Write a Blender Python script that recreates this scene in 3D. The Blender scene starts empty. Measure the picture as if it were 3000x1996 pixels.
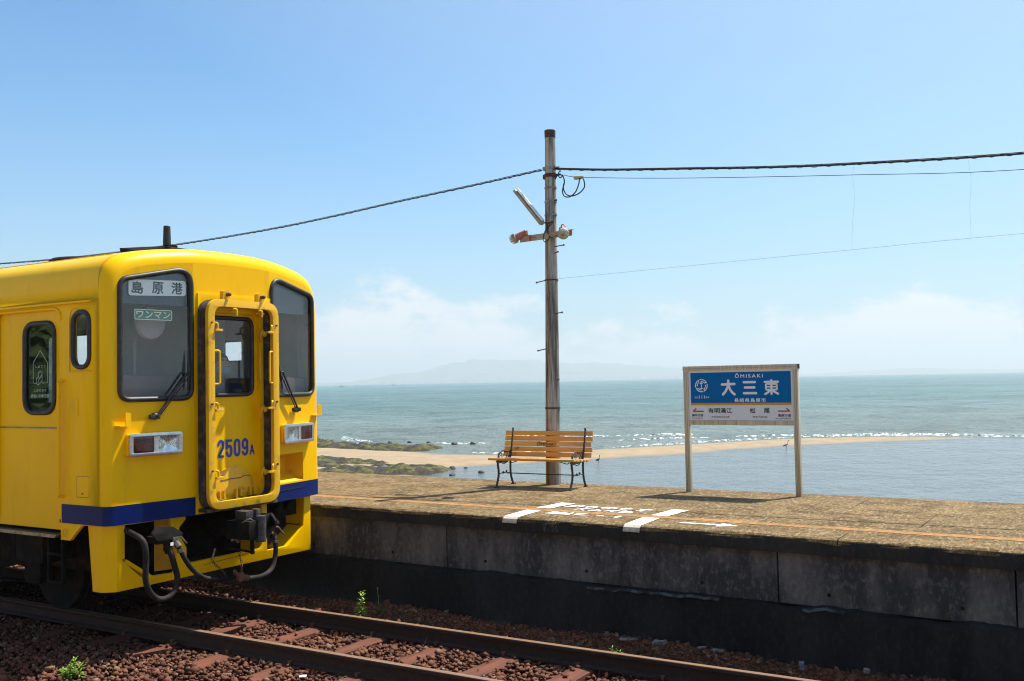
import bpy, bmesh, math, random
import numpy as np
from mathutils import Vector, Matrix, noise
from mathutils.geometry import tessellate_polygon
R = math.radians
random.seed(7); rng = np.random.default_rng(7)
S = bpy.context.scene
C = S.collection

# ------------------------------------------------------------------ camera, sky, sun, exposure
CAM_F, CAM_YAW, CAM_PITCH, CAM_ROLL, CAM_H = 2899.36, 0.550903, 0.0407767, -0.0189204, 2.33353
fw = Vector((-math.sin(CAM_YAW)*math.cos(CAM_PITCH), math.cos(CAM_YAW)*math.cos(CAM_PITCH), math.sin(CAM_PITCH)))
rt = Vector((math.cos(CAM_YAW), math.sin(CAM_YAW), 0)); up = rt.cross(fw)
rt, up = rt*math.cos(CAM_ROLL)+up*math.sin(CAM_ROLL), -rt*math.sin(CAM_ROLL)+up*math.cos(CAM_ROLL)
cd = bpy.data.cameras.new('camera'); cam = bpy.data.objects.new('camera', cd); C.objects.link(cam)
m = Matrix((rt, up, -fw)).transposed().to_4x4(); m.translation = (0, 0, CAM_H); cam.matrix_world = m
cd.sensor_width = 36; cd.lens = CAM_F/3000*36; cd.clip_start = .05; cd.clip_end = 60000
S.camera = cam

SUN_DIR = Vector((1.067, 2.39, 4.763)).normalized()
SUN_EL = math.asin(SUN_DIR.z); SUN_AZ = math.atan2(SUN_DIR.x, SUN_DIR.y)
SKY_STRENGTH, SUN_STRENGTH, EXPOSURE = .1, 5.0, 0.8
w = bpy.data.worlds.new('World'); S.world = w; w.use_nodes = True
nt = w.node_tree; N = nt.nodes; L = nt.links; N.clear()
wo = N.new('ShaderNodeOutputWorld'); bg = N.new('ShaderNodeBackground'); sky = N.new('ShaderNodeTexSky')
sky.sky_type = 'NISHITA'; sky.sun_disc = False; sky.sun_elevation = SUN_EL; sky.sun_rotation = SUN_AZ
sky.air_density = 1.0; sky.dust_density = 0; sky.ozone_density = 1.0; sky.altitude = 0
bg.inputs['Strength'].default_value = SKY_STRENGTH


def wm(op, a, b=None, c=None, clamp=False):
    n = N.new('ShaderNodeMath'); n.operation = op; n.use_clamp = clamp
    for i, x in enumerate((a, b, c)):
        if x is None: continue
        if isinstance(x, (int, float)): n.inputs[i].default_value = x
        else: L.new(x, n.inputs[i])
    return n.outputs[0]


tc = N.new('ShaderNodeTexCoord'); sx = N.new('ShaderNodeSeparateXYZ'); L.new(tc.outputs['Generated'], sx.inputs[0])
el = wm('ARCSINE', sx.outputs[2]); az = wm('ARCTAN2', sx.outputs[0], sx.outputs[1])
# cumulus: a billowy band of low clouds all round the horizon
cv = N.new('ShaderNodeCombineXYZ'); L.new(wm('MULTIPLY', az, 13.0), cv.inputs[0]); L.new(wm('MULTIPLY', el, 22.0), cv.inputs[1]); cv.inputs[2].default_value = 14.26
n1 = N.new('ShaderNodeTexNoise'); n1.inputs['Scale'].default_value = 1.0; n1.inputs['Detail'].default_value = 9; n1.inputs['Roughness'].default_value = .6
L.new(cv.outputs[0], n1.inputs['Vector'])
n2 = N.new('ShaderNodeTexNoise'); n2.inputs['Scale'].default_value = .35; n2.inputs['Detail'].default_value = 2
L.new(cv.outputs[0], n2.inputs['Vector'])
band = wm('MULTIPLY', wm('SUBTRACT', el, .082), 3.0)          # fewer clouds with height
dens = wm('SUBTRACT', wm('ADD', wm('MULTIPLY', n1.outputs[0], 1.0), wm('MULTIPLY', wm('SUBTRACT', n2.outputs[0], .5), .7)), wm('ADD', .5, band))
cl = wm('MULTIPLY', wm('MULTIPLY', dens, 8.0, clamp=True), wm('MULTIPLY', wm('SUBTRACT', .16, el), 14.0, clamp=True), clamp=True)
cl = wm('MULTIPLY', cl, .85)
mixc = N.new('ShaderNodeMix'); mixc.data_type = 'RGBA'
def wmix(f, a, b, mode='MIX'):
    n = N.new('ShaderNodeMix'); n.data_type = 'RGBA'; n.blend_type = mode
    for i, x in ((0, f), (6, a), (7, b)):
        if isinstance(x, bpy.types.NodeSocket): L.new(x, n.inputs[i])
        else: n.inputs[i].default_value = x if i == 0 else (*x, 1)
    return n.outputs[2]
blue = wmix(1.0, sky.outputs[0], (.44, .76, .94), 'MULTIPLY')      # clean, deep blue air
dot = N.new('ShaderNodeVectorMath'); dot.operation = 'DOT_PRODUCT'; L.new(tc.outputs['Generated'], dot.inputs[0]); dot.inputs[1].default_value = SUN_DIR
aur = wm('MULTIPLY', wm('SUBTRACT', dot.outputs['Value'], .40), .85, clamp=True)   # milky glare that grows towards the sun
skyc = wmix(aur, blue, (6.6, 7.0, 6.7))
low = wm('POWER', wm('SUBTRACT', 1.0, wm('MULTIPLY', el, 2.9), clamp=True), 2.2)     # pale sea haze low down
skyc = wmix(wm('MULTIPLY', low, .97, clamp=True), skyc, (3.0, 3.65, 4.0))
L.new(cl, mixc.inputs['Factor']); L.new(skyc, mixc.inputs[6]); mixc.inputs[7].default_value = (5.8, 5.8, 5.7, 1)
L.new(mixc.outputs[2], bg.inputs['Color']); L.new(bg.outputs[0], wo.inputs[0])

sl = bpy.data.lights.new('sun', 'SUN'); sl.energy = SUN_STRENGTH; sl.angle = R(.5); sl.color = (1, .96, .89)
so = bpy.data.objects.new('sun', sl); C.objects.link(so)
so.rotation_euler = SUN_DIR.to_track_quat('Z', 'Y').to_euler()
S.view_settings.view_transform = 'Standard'; S.view_settings.look = 'None'; S.view_settings.exposure = EXPOSURE
S.view_settings.gamma = 1; S.view_settings.use_curve_mapping = False
S.render.engine = 'CYCLES'
S.cycles.use_denoising = True; S.cycles.denoising_prefilter = 'ACCURATE'; S.cycles.denoising_input_passes = 'RGB_ALBEDO_NORMAL'; S.cycles.pixel_filter_type = 'BLACKMAN_HARRIS'; S.cycles.filter_width = 1.1; S.cycles.max_bounces = 8; S.cycles.transparent_max_bounces = 16
S.cycles.caustics_reflective = False; S.cycles.caustics_refractive = False; S.cycles.sample_clamp_indirect = 4


# ------------------------------------------------------------------ materials
class NB:
    """small node-building helper"""
    def __init__(s, name):
        s.m = bpy.data.materials.new(name); s.m.use_nodes = True; s.t = s.m.node_tree; s.n = s.t.nodes; s.l = s.t.links
        s.b = s.n['Principled BSDF']; s.out = s.n['Material Output']
    def put(s, sock, v):
        if v is None: return
        if isinstance(v, bpy.types.NodeSocket): s.l.new(v, sock)
        else: sock.default_value = v
    def math(s, op, a, b=0.0, clamp=False):
        n = s.n.new('ShaderNodeMath'); n.operation = op; n.use_clamp = clamp; s.put(n.inputs[0], a); s.put(n.inputs[1], b); return n.outputs[0]
    def coord(s, stretch=(1, 1, 1), world=False):
        if world: o = s.n.new('ShaderNodeNewGeometry').outputs['Position']
        else: o = s.n.new('ShaderNodeTexCoord').outputs['Object']
        mp = s.n.new('ShaderNodeMapping'); mp.inputs['Scale'].default_value = stretch; s.l.new(o, mp.inputs[0]); return mp.outputs[0]
    def noise(s, scale, detail=4, stretch=(1, 1, 1), rough=.55, world=False):
        n = s.n.new('ShaderNodeTexNoise'); n.inputs['Scale'].default_value = scale; n.inputs['Detail'].default_value = detail; n.inputs['Roughness'].default_value = rough
        s.l.new(s.coord(stretch, world), n.inputs['Vector']); return n.outputs[0]
    def ramp(s, f, lo, hi, a=0.0, b=1.0):
        n = s.n.new('ShaderNodeMapRange'); s.put(n.inputs[0], f); n.inputs[1].default_value = lo; n.inputs[2].default_value = hi; n.inputs[3].default_value = a; n.inputs[4].default_value = b; return n.outputs[0]
    def mix(s, f, a, b):
        n = s.n.new('ShaderNodeMix'); n.data_type = 'RGBA'; s.put(n.inputs[0], f)
        for i, v in ((6, a), (7, b)): s.put(n.inputs[i], v if isinstance(v, bpy.types.NodeSocket) else (*v, 1))
        return n.outputs[2]
    def bump(s, h, strength=.3, dist=.01, nrm=None):
        n = s.n.new('ShaderNodeBump'); n.inputs['Strength'].default_value = strength; n.inputs['Distance'].default_value = dist
        s.l.new(h, n.inputs['Height'])
        if nrm: s.l.new(nrm, n.inputs['Normal'])
        return n.outputs[0]
    def done(s, col, rough=.5, metal=0.0, nrm=None, spec=.5, coat=0.0, coat_rough=.05):
        b = s.b
        s.put(b.inputs['Base Color'], col if isinstance(col, bpy.types.NodeSocket) else (*col, 1)); s.put(b.inputs['Roughness'], rough); b.inputs['Metallic'].default_value = metal
        s.put(b.inputs['Specular IOR Level'], spec); b.inputs['Coat Weight'].default_value = coat; b.inputs['Coat Roughness'].default_value = coat_rough
        if nrm: s.l.new(nrm, b.inputs['Normal'])
        return s.m


def simple(name, c1, c2=None, scale=9, lo=.4, hi=.65, stretch=(1, 1, 1), rough=.5, metal=0.0, bump=0.0, bscale=60, bdist=.004, coat=0.0, spec=.5):
    q = NB(name); col = c1
    if c2: col = q.mix(q.ramp(q.noise(scale, 6, stretch), lo, hi), c1, c2)
    nrm = q.bump(q.noise(bscale, 4, stretch), bump, bdist) if bump else None
    return q.done(col, rough, metal, nrm, spec, coat)


def glass(name, tint=(.93, .96, .96), refl=1.0):
    q = NB(name); q.n.remove(q.b)
    tr = q.n.new('ShaderNodeBsdfTransparent'); tr.inputs[0].default_value = (*tint, 1)
    gl = q.n.new('ShaderNodeBsdfGlossy'); gl.inputs['Roughness'].default_value = .015
    ge = q.n.new('ShaderNodeNewGeometry'); dp = q.n.new('ShaderNodeVectorMath'); dp.operation = 'DOT_PRODUCT'; q.l.new(ge.outputs['Normal'], dp.inputs[0]); q.l.new(ge.outputs['Incoming'], dp.inputs[1])
    fr = q.math('ADD', q.math('MULTIPLY', q.math('POWER', q.math('SUBTRACT', 1.0, q.math('ABSOLUTE', dp.outputs['Value'])), 5.0), .95), .045)
    mx = q.n.new('ShaderNodeMixShader'); q.l.new(q.math('MULTIPLY', fr, 1.7*refl, True), mx.inputs[0]); q.l.new(tr.outputs[0], mx.inputs[1]); q.l.new(gl.outputs[0], mx.inputs[2])
    q.l.new(mx.outputs[0], q.out.inputs[0]); return q.m


M = {}
q = NB('yellow_paint')
g = q.noise(1.3, 5); g2 = q.noise(7, 5, (1, 1, .25))
col = q.mix(q.ramp(g, .35, .7), (.90, .505, .0), (.84, .465, .0))
col = q.mix(q.ramp(g2, .56, .82, 0, .30), col, (.42, .25, .03))
M['yellow'] = q.done(col, q.ramp(g2, .3, .8, .28, .42), 0, q.bump(q.noise(1.6, 2), .06, .02), .15, .03, .12)
M['yellow_worn'] = simple('worn_yellow_paint', (.76, .42, .006), (.40, .20, .02), 9, .56, .74, rough=.42, bump=.1, bscale=30)
M['yellow_dirty'] = simple('grimy_yellow_paint', (.72, .40, .008), (.30, .17, .02), 5, .55, .8, rough=.45)
M['blue'] = simple('blue_paint', (.002, .014, .115), (.004, .015, .085), 6, rough=.4, spec=.15)
M['number_blue'] = simple('blue_lettering', (.006, .045, .33), rough=.4)
M['rubber'] = simple('black_rubber', (.012, .012, .013), (.03, .028, .027), 20, rough=.5)
M['hose'] = simple('dusty_rubber_hose', (.014, .013, .013), (.05, .036, .03), 7, .45, .75, rough=.75, bump=.1, spec=.2)
M['canvas'] = simple('brown_bellows_canvas', (.035, .028, .023), (.15, .095, .062), 12, .45, .75, rough=.85, bump=.4, bscale=90)
M['iron'] = simple('dark_under_frame_iron', (.007, .0065, .006), (.020, .016, .013), 8, rough=.85, bump=.2, spec=.15)
M['grey_iron'] = simple('greasy_grey_iron', (.04, .038, .038), (.13, .09, .07), 14, .5, .75, rough=.6, metal=.2, bump=.2)
M['scrape_brown'] = simple('scraped_brown', (.22, .13, .07), (.10, .06, .04), 30, rough=.7)
M['rust'] = simple('rusty_iron', (.16, .07, .035), (.07, .035, .02), 16, rough=.8, bump=.3)
M['chrome'] = simple('brushed_steel', (.62, .62, .62), (.5, .5, .51), 30, rough=.28, metal=.9)
M['red_lens'] = simple('dark_red_lens', (.055, .009, .012), (.04, .007, .009), 40, rough=.12, coat=.6)
M['clear_lens'] = simple('lamp_reflector', (.75, .77, .78), (.45, .5, .52), 26, .4, .6, (1, 1, .3), rough=.12, metal=.85, bump=.5, bscale=22, bdist=.02)
M['glass'] = glass('window_glass'); M['dark_glass'] = glass('tinted_window_glass', (.16, .19, .18), 1.2)
M['tint'] = simple('dark_sun_band', (.03, .04, .055), rough=.25, coat=.3)
M['white_board'] = simple('white_sign_board', (.85, .88, .88), rough=.4)
M['ink'] = simple('dark_lettering', (.03, .045, .05), rough=.5)
M['green_plate'] = simple('green_plate', (.05, .22, .16), rough=.4)
M['cream'] = simple('cream_lettering', (.9, .75, .45), rough=.5)
M['fan_grey'] = simple('pale_grey_fan', (.42, .40, .42), rough=.5)
M['interior'] = simple('grey_cab_lining', (.40, .44, .45), (.33, .37, .38), 3, rough=.7)
M['interior_light'] = simple('pale_ceiling', (.5, .52, .5), rough=.7)
M['console'] = simple('dark_console', (.06, .07, .08), (.10, .05, .045), 2, rough=.6)
M['sticker'] = simple('pale_sticker', (.45, .55, .55), rough=.6)
M['steel'] = simple('worn_steel_strip', (.30, .27, .22), (.12, .11, .10), 25, rough=.4, metal=.7)
M['shirt'] = simple('blue_work_shirt', (.06, .15, .30), rough=.85); M['sleeve'] = simple('white_sleeve', (.75, .78, .82), rough=.85)
M['skin'] = simple('skin', (.55, .34, .25), rough=.55); M['mask'] = simple('pale_blue_face_mask', (.35, .55, .68), rough=.8); M['hair'] = simple('dark_hair', (.02, .017, .015), rough=.6)

# concrete of the platform
q = NB('mossy_platform_concrete')
big = q.noise(.9, 5, (.6, 1, 1), .6); mid = q.noise(6, 6, (.5, .6, 1), .65); fine = q.noise(30, 5, (1, .35, 1), .7)
spk = q.noise(62, 3, (1, .3, 1), .7)
col = q.mix(q.ramp(mid, .40, .60), (.088, .050, .016), (.225, .150, .066))
col = q.mix(q.ramp(big, .38, .68, 0, .75), col, (.135, .086, .036))
col = q.mix(q.ramp(fine, .5, .72, 0, .95), col, (.40, .30, .16))
col = q.mix(q.ramp(spk, .52, .62, 0, .85), col, (.045, .028, .010))
M['deck'] = q.done(col, .9, 0, q.bump(fine, .9, .012, q.bump(mid, .6, .03)), .2)
q = NB('orange_safety_paint')
k = q.noise(40, 5, (.5, .16, 1), .7); k2 = q.noise(7, 4)
col = q.mix(q.ramp(q.math('ADD', q.math('MULTIPLY', k, .7), q.math('MULTIPLY', k2, .3)), .40, .56), (.42, .175, .05), (.20, .13, .05))
M['orange'] = q.done(col, .8, 0, q.bump(k, .5, .006), .2)
q = NB('white_road_paint'); k = q.noise(40, 5, rough=.7)
M['white_paint'] = q.done(q.mix(q.ramp(k, .58, .75), (.82, .81, .77), (.5, .45, .36)), .7, 0, q.bump(k, .4, .004), .3)
M['white_paint_dirty'] = simple('grimy_white_paint', (.62, .52, .42), (.42, .33, .24), 20, rough=.8)


def wall_mat(name, dark, light, lo, hi, amt):
    q = NB(name)
    st = q.noise(3.2, 5, (1, 1, .22), .6, True); fl = q.noise(26, 6, (1, 1, .6), .65, True); bg_ = q.noise(1.1, 4, world=True)
    col = q.mix(q.ramp(q.math('ADD', q.math('MULTIPLY', st, .6), q.math('MULTIPLY', bg_, .4)), lo, hi, 0, amt), dark, light)
    col = q.mix(q.ramp(fl, .5, .75, 0, .5), col, tuple(x*1.5 for x in light))
    col = q.mix(q.ramp(fl, .25, .42, .6, 0), col, tuple(x*.5 for x in dark))
    pit = q.noise(55, 3, world=True)
    return q.done(col, .88, 0, q.bump(q.math('ADD', fl, q.ramp(pit, .25, .38, -.6, 0)), .6, .012), .25)


M['wall'] = wall_mat('stained_wall_concrete', (.050, .047, .047), (.20, .18, .16), .46, .66, .9)
M['wall_base'] = wall_mat('blackened_base_concrete', (.009, .0083, .008), (.030, .027, .026), .42, .68, .8)
M['coping'] = wall_mat('weathered_coping_concrete', (.022, .020, .019), (.06, .05, .036), .45, .7, .7)
M['lime'] = simple('pale_lime_deposit', (.085, .085, .088), (.012, .012, .012), 9, .45, .58, rough=.9)
M['hole'] = simple('painted_hole_shade', (.006, .006, .006), rough=1)

# timber, steel and iron of the platform furniture
q = NB('weathered_pole_timber')
gr = q.noise(11, 6, (1, 1, .07), .7); bl = q.noise(3, 4, (1, 1, .25)); fn = q.noise(48, 5, (1, 1, .05), .7)
px_ = q.n.new('ShaderNodeSeparateXYZ'); q.l.new(q.n.new('ShaderNodeTexCoord').outputs['Object'], px_.inputs[0])
col = q.mix(q.ramp(gr, .40, .60), (.10, .085, .07), (.46, .43, .39))
och = q.math('ADD', q.ramp(px_.outputs[0], -.07, .01, .75, -.25), q.ramp(bl, .35, .65, -.25, .3))      # bark-brown, sheltered side
col = q.mix(q.math('MULTIPLY', q.ramp(och, .1, .4), q.ramp(px_.outputs[2], 4.2, 2.2, .25, 1.0)), col, q.mix(q.ramp(gr, .38, .6), (.20, .10, .022), (.48, .29, .085)))
col = q.mix(q.ramp(fn, .58, .68, 0, .9), col, (.03, .022, .016))
M['pole'] = q.done(col, .8, 0, q.bump(fn, .5, .006, q.bump(gr, .4, .01)), .3)
M['pole_cap'] = simple('rusty_brown_cap', (.06, .03, .025), (.09, .05, .035), 20, rough=.8)
M['galv'] = simple('galvanised_steel', (.34, .34, .33), (.18, .17, .16), 18, rough=.5, metal=.6)
M['dull_metal'] = simple('weathered_cream_metal', (.42, .36, .27), (.22, .17, .11), 8, .42, .7, rough=.6)
M['red'] = simple('faded_red_paint', (.45, .05, .06), (.32, .06, .06), 10, rough=.5); M['pink'] = simple('sun_bleached_red_paint', (.42, .16, .15), (.30, .09, .09), 12, rough=.6)
M['lamp_glass'] = simple('dusty_lamp_glass', (.5, .48, .42), (.36, .33, .28), 30, rough=.25)
M['lamp_white'] = simple('white_lamp_diffuser', (.78, .78, .76), (.6, .6, .58), 20, rough=.4)
M['ceramic'] = simple('yellowed_insulator', (.5, .40, .2), (.25, .18, .08), 20, rough=.4)
M['cable'] = simple('black_cable', (.012, .013, .016), rough=.55)
M['thin_wire'] = simple('grey_wire', (.16, .17, .19), rough=.5)
q = NB('varnished_bench_timber')
gr = q.noise(14, 6, (.12, 1, 1), .6); kn = q.noise(6, 4, (.8, 1.5, 1.5), .5)
col = q.mix(q.ramp(gr, .35, .68), (.74, .38, .085), (.54, .235, .045))
col = q.mix(q.ramp(kn, .66, .76, 0, .9), col, (.12, .04, .012))
M['bench_wood'] = q.done(col, .38, 0, q.bump(gr, .2, .003), .5, .2)
M['cast_iron'] = simple('dark_cast_iron', (.045, .042, .04), (.075, .068, .062), 30, rough=.45, metal=.3, bump=.2, bscale=120, bdist=.002)
q = NB('aluminium_sign_post')
gr = q.noise(10, 4, (3, 3, .12))
col = q.mix(q.ramp(gr, .35, .7), (.66, .56, .42), (.46, .37, .25))
M['sign_metal'] = q.done(col, .45, .25, None, .4)
M['sign_blue'] = simple('sign_blue', (.0, .135, .40), rough=.5, spec=.1); M['sign_orange'] = simple('sign_orange', (.62, .29, .005), rough=.35)
M['sign_white'] = simple('sign_white', (.74, .74, .80), rough=.5); M['sign_red'] = simple('sign_red', (.42, .01, .025), rough=.4); M['sign_black'] = simple('sign_black', (.012, .012, .013), rough=.4)
M['sign_letter'] = simple('sign_white_letter', (.80, .80, .86), rough=.4)
# track
q = NB('ballast_stone'); geo = q.n.new('ShaderNodeNewGeometry')
r = geo.outputs['Random Per Island']
col = q.mix(r, (.075, .026, .013), (.20, .073, .036)); col = q.mix(q.ramp(r, .90, .97), col, (.22, .13, .075)); col = q.mix(q.ramp(q.noise(30, 4), .4, .7, 0, .5), col, (.05, .018, .011))
M['ballast'] = q.done(col, .85, 0, q.bump(q.noise(80, 4), .4, .004), .3)
M['gravel_sheet'] = simple('sunlit_gravel', (.34, .22, .13), (.24, .14, .08), 30, rough=.95, bump=.8, bscale=40, bdist=.03)
M['earth'] = simple('stony_earth', (.04, .018, .011), (.07, .03, .018), 20, rough=.95, bump=.8, bscale=40, bdist=.03)
q = NB('red_brown_sleeper_timber')
gr = q.noise(16, 6, (1, .10, 1), .65); bl = q.noise(2.5, 4)
col = q.mix(q.ramp(gr, .38, .66), (.165, .052, .027), (.06, .022, .013)); col = q.mix(q.ramp(bl, .45, .65, 0, .5), col, (.095, .042, .028)); col = q.mix(q.ramp(gr, .66, .74), col, (.03, .015, .01))
M['sleeper'] = q.done(col, .85, 0, q.bump(gr, .8, .012), .3)
M['rail_side'] = simple('rusty_rail_web', (.035, .015, .007), (.02, .009, .005), 20, rough=.8, bump=.2)
M['rail_top'] = simple('worn_rail_head', (.25, .145, .085), (.17, .095, .05), 12, (.4), .7, (.05, 3, 1), rough=.45, metal=.1)
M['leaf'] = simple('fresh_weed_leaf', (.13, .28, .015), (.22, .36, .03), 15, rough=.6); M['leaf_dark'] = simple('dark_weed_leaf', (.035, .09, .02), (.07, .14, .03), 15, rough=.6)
M['leaf_sun_tone'] = simple('sun_toned_leaf', (.28, .48, .03), (.36, .52, .06), 15, rough=.6)  # colour raised as if sunlit, for the tall weed standing in shade
M['stem'] = simple('weed_stem', (.10, .14, .03), rough=.7); M['debris'] = simple('pale_concrete_debris', (.26, .24, .22), (.13, .115, .10), 20, rough=.9, bump=.3)
M['paper'] = simple('white_scrap', (.75, .74, .72), rough=.7)


# ------------------------------------------------------------------ mesh helpers
class MB:
    def __init__(s, org=(0, 0, 0)): s.v = []; s.f = []; s.o = Vector(org)
    def add(s, vs, fs):
        k = len(s.v); s.v += [tuple(p) for p in vs]; s.f += [tuple(i+k for i in f) for f in fs]; return s
    def box(s, c, d, rot=None):
        vs = [Vector((sx*d[0]/2, sy*d[1]/2, sz*d[2]/2)) for sx in (-1, 1) for sy in (-1, 1) for sz in (-1, 1)]
        if rot: vs = [rot @ p for p in vs]
        return s.add([p+Vector(c) for p in vs], [(0, 1, 3, 2), (4, 6, 7, 5), (0, 4, 5, 1), (2, 3, 7, 6), (0, 2, 6, 4), (1, 5, 7, 3)])
    def span(s, a, b): return s.box([(a[i]+b[i])/2 for i in range(3)], [abs(b[i]-a[i]) for i in range(3)])
    def tube(s, path, r, n=8, caps=True, close=False):
        P = [Vector(p) for p in path]; k = len(P); rr = r if isinstance(r, (list, tuple)) else [r]*k
        T = [(P[min(i+1, k-1)]-P[max(i-1, 0)]).normalized() for i in range(k)]
        if close: T = [(P[(i+1) % k]-P[i-1]).normalized() for i in range(k)]
        u = T[0].orthogonal().normalized(); vs = []
        for i in range(k):
            u = (u-T[i]*u.dot(T[i])).normalized(); b = T[i].cross(u)
            vs += [P[i]+(u*math.cos(2*math.pi*j/n)+b*math.sin(2*math.pi*j/n))*rr[i] for j in range(n)]
        fs = [(i*n+j, i*n+(j+1) % n, (i+1)*n+(j+1) % n, (i+1)*n+j) for i in range(k-1) for j in range(n)]
        if close: fs += [((k-1)*n+j, (k-1)*n+(j+1) % n, (j+1) % n, j) for j in range(n)]
        elif caps: fs += [tuple(range(n))[::-1], tuple(range((k-1)*n, k*n))]
        return s.add(vs, fs)
    def cyl(s, a, b, r0, r1=None, n=16): return s.tube([a, b], [r0, r0 if r1 is None else r1], n)
    def lathe(s, c, prof, ax=(0, 0, 1), n=20):
        a = Vector(ax).normalized(); u = a.orthogonal().normalized(); b = a.cross(u); c = Vector(c); vs = []
        for rr, h in prof: vs += [c+a*h+(u*math.cos(2*math.pi*j/n)+b*math.sin(2*math.pi*j/n))*rr for j in range(n)]
        k = len(prof)
        return s.add(vs, [(i*n+j, i*n+(j+1) % n, (i+1)*n+(j+1) % n, (i+1)*n+j) for i in range(k-1) for j in range(n)]+[tuple(range(n))[::-1], tuple(range((k-1)*n, k*n))])
    def sheet(s, poly, holes=(), fr=lambda a, b: (a, b, 0)):
        loops = [[Vector((a, b, 0)) for a, b in lp] for lp in [poly, *holes]]
        flat = [p for lp in loops for p in lp]
        return s.add([fr(p.x, p.y) for p in flat], tessellate_polygon(loops))
    def prism(s, poly, holes, f0, f1):
        """a plate between the two mappings f0 and f1 of the same outline"""
        s.sheet(poly, holes, f0); s.sheet(poly, holes, f1)
        for lp in [poly, *holes]:
            k = len(lp); vs = [f0(*p) for p in lp]+[f1(*p) for p in lp]
            s.add(vs, [(i, (i+1) % k, k+(i+1) % k, k+i) for i in range(k)])
        return s
    def build(s, name, mt, par=None, smooth=False, bevel=0, kind=None, label=None, ang=35):
        me = bpy.data.meshes.new(name); me.from_pydata([Vector(p)-s.o for p in s.v], [], s.f)
        bm = bmesh.new(); bm.from_mesh(me)
        if bevel or smooth: bmesh.ops.remove_doubles(bm, verts=bm.verts, dist=1e-5)
        bmesh.ops.recalc_face_normals(bm, faces=bm.faces)
        if bevel:
            ed = [e for e in bm.edges if len(e.link_faces) == 2 and e.calc_face_angle(0) > .5]
            bmesh.ops.bevel(bm, geom=ed, offset=bevel, segments=2, profile=.6, affect='EDGES', clamp_overlap=True)
        bm.to_mesh(me); bm.free()
        if smooth or bevel:
            me.polygons.foreach_set('use_smooth', [True]*len(me.polygons)); me.set_sharp_from_angle(angle=R(ang))
        me.materials.append(M[mt] if isinstance(mt, str) else mt)
        o = bpy.data.objects.new(name, me); C.objects.link(o); o.parent = par
        if kind: o['kind'] = kind
        if label: o['label'] = label
        return o


def tag(o, label=None, cat=None, group=None, kind=None):
    for k, v in (('label', label), ('category', cat), ('group', group), ('kind', kind)):
        if v: o[k] = v
    return o


def empty(name, loc=(0, 0, 0), rz=0, label=None, cat=None, group=None, kind=None):
    o = bpy.data.objects.new(name, None); C.objects.link(o); o.location = loc; o.rotation_euler = (0, 0, rz); o.empty_display_size = .2
    return tag(o, label, cat, group, kind)


def rpoly(pts, rad, n=5):
    """outline with rounded corners"""
    out = []; k = len(pts); rs = rad if isinstance(rad, (list, tuple)) else [rad]*k
    for i in range(k):
        p = Vector(pts[i]); a = Vector(pts[i-1])-p; b = Vector(pts[(i+1) % k])-p; la, lb = a.length, b.length; a.normalize(); b.normalize()
        h = a.angle(b)/2; d = min(rs[i]/math.tan(h), la*.48, lb*.48)
        if d < 1e-4: out.append(tuple(p)); continue
        p0, p1 = p+a*d, p+b*d
        for j in range(n+1):
            t = j/n; out.append(tuple(p0*(1-t)**2+p*2*t*(1-t)+p1*t*t))
    return out


def rect(x0, y0, x1, y1, r=0, n=5): return rpoly([(x0, y0), (x1, y0), (x1, y1), (x0, y1)], r, n) if r else [(x0, y0), (x1, y0), (x1, y1), (x0, y1)]
def bez(pts, n=10):
    """Catmull-Rom through points"""
    P = [Vector(p) for p in pts]; P = [P[0]*2-P[1]]+P+[P[-1]*2-P[-2]]; out = []
    for i in range(1, len(P)-2):
        for j in range(n):
            t = j/n; out.append(.5*((2*P[i])+(P[i+1]-P[i-1])*t+(2*P[i-1]-5*P[i]+4*P[i+1]-P[i+2])*t*t+(3*P[i]-P[i-1]-3*P[i+1]+P[i+2])*t**3))
    return out+[P[-2]]


def text2d(s, bold=0, spacing=1.0, shear=0):
    cu = bpy.data.curves.new('lettering', 'FONT'); cu.body = s; cu.size = 1; cu.offset = bold; cu.space_character = spacing; cu.shear = shear; cu.resolution_u = 3
    o = bpy.data.objects.new('lettering', cu); C.objects.link(o)
    dg = bpy.context.evaluated_depsgraph_get(); me = bpy.data.meshes.new_from_object(o.evaluated_get(dg))
    vs = [(p.co.x, p.co.y) for p in me.vertices]; fs = [tuple(p.vertices) for p in me.polygons]
    bpy.data.objects.remove(o); bpy.data.curves.remove(cu); bpy.data.meshes.remove(me)
    return vs, fs


def put_text(mb, s, box, fr, bold=0, spacing=1.0, shear=0, flip=False):
    """lettering fitted into box = (x0, y0, x1, y1) of the frame fr(a, b)"""
    vs, fs = text2d(s, 0, spacing, shear)
    if not vs: return mb
    x0, x1 = min(p[0] for p in vs), max(p[0] for p in vs); y0, y1 = min(p[1] for p in vs), max(p[1] for p in vs)
    u = lambda p: ((p[0]-x0)/(x1-x0), (p[1]-y0)/max(y1-y0, 1e-6))
    W_, H_ = box[2]-box[0], box[3]-box[1]
    e = 1e-3; c0 = Vector(fr(box[0], box[1])); nn = (Vector(fr(box[0]+e, box[1]))-c0).cross(Vector(fr(box[0], box[1]+e))-c0).normalized()
    bs = bold*H_                                                     # heavier letters: the same print laid five times, a hair apart
    for k, (dx, dy) in enumerate([(0, 0)]+([(bs, 0), (-bs, 0), (0, bs), (0, -bs)] if bold else [])):
        vs2 = []
        for p in vs:
            a, b = u(p)
            if flip: a, b = 1-a, 1-b
            vs2.append(tuple(Vector(fr(box[0]+a*W_+dx, box[1]+b*H_+dy))+nn*.00006*k))
        mb.add(vs2, fs)
    return mb


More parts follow.
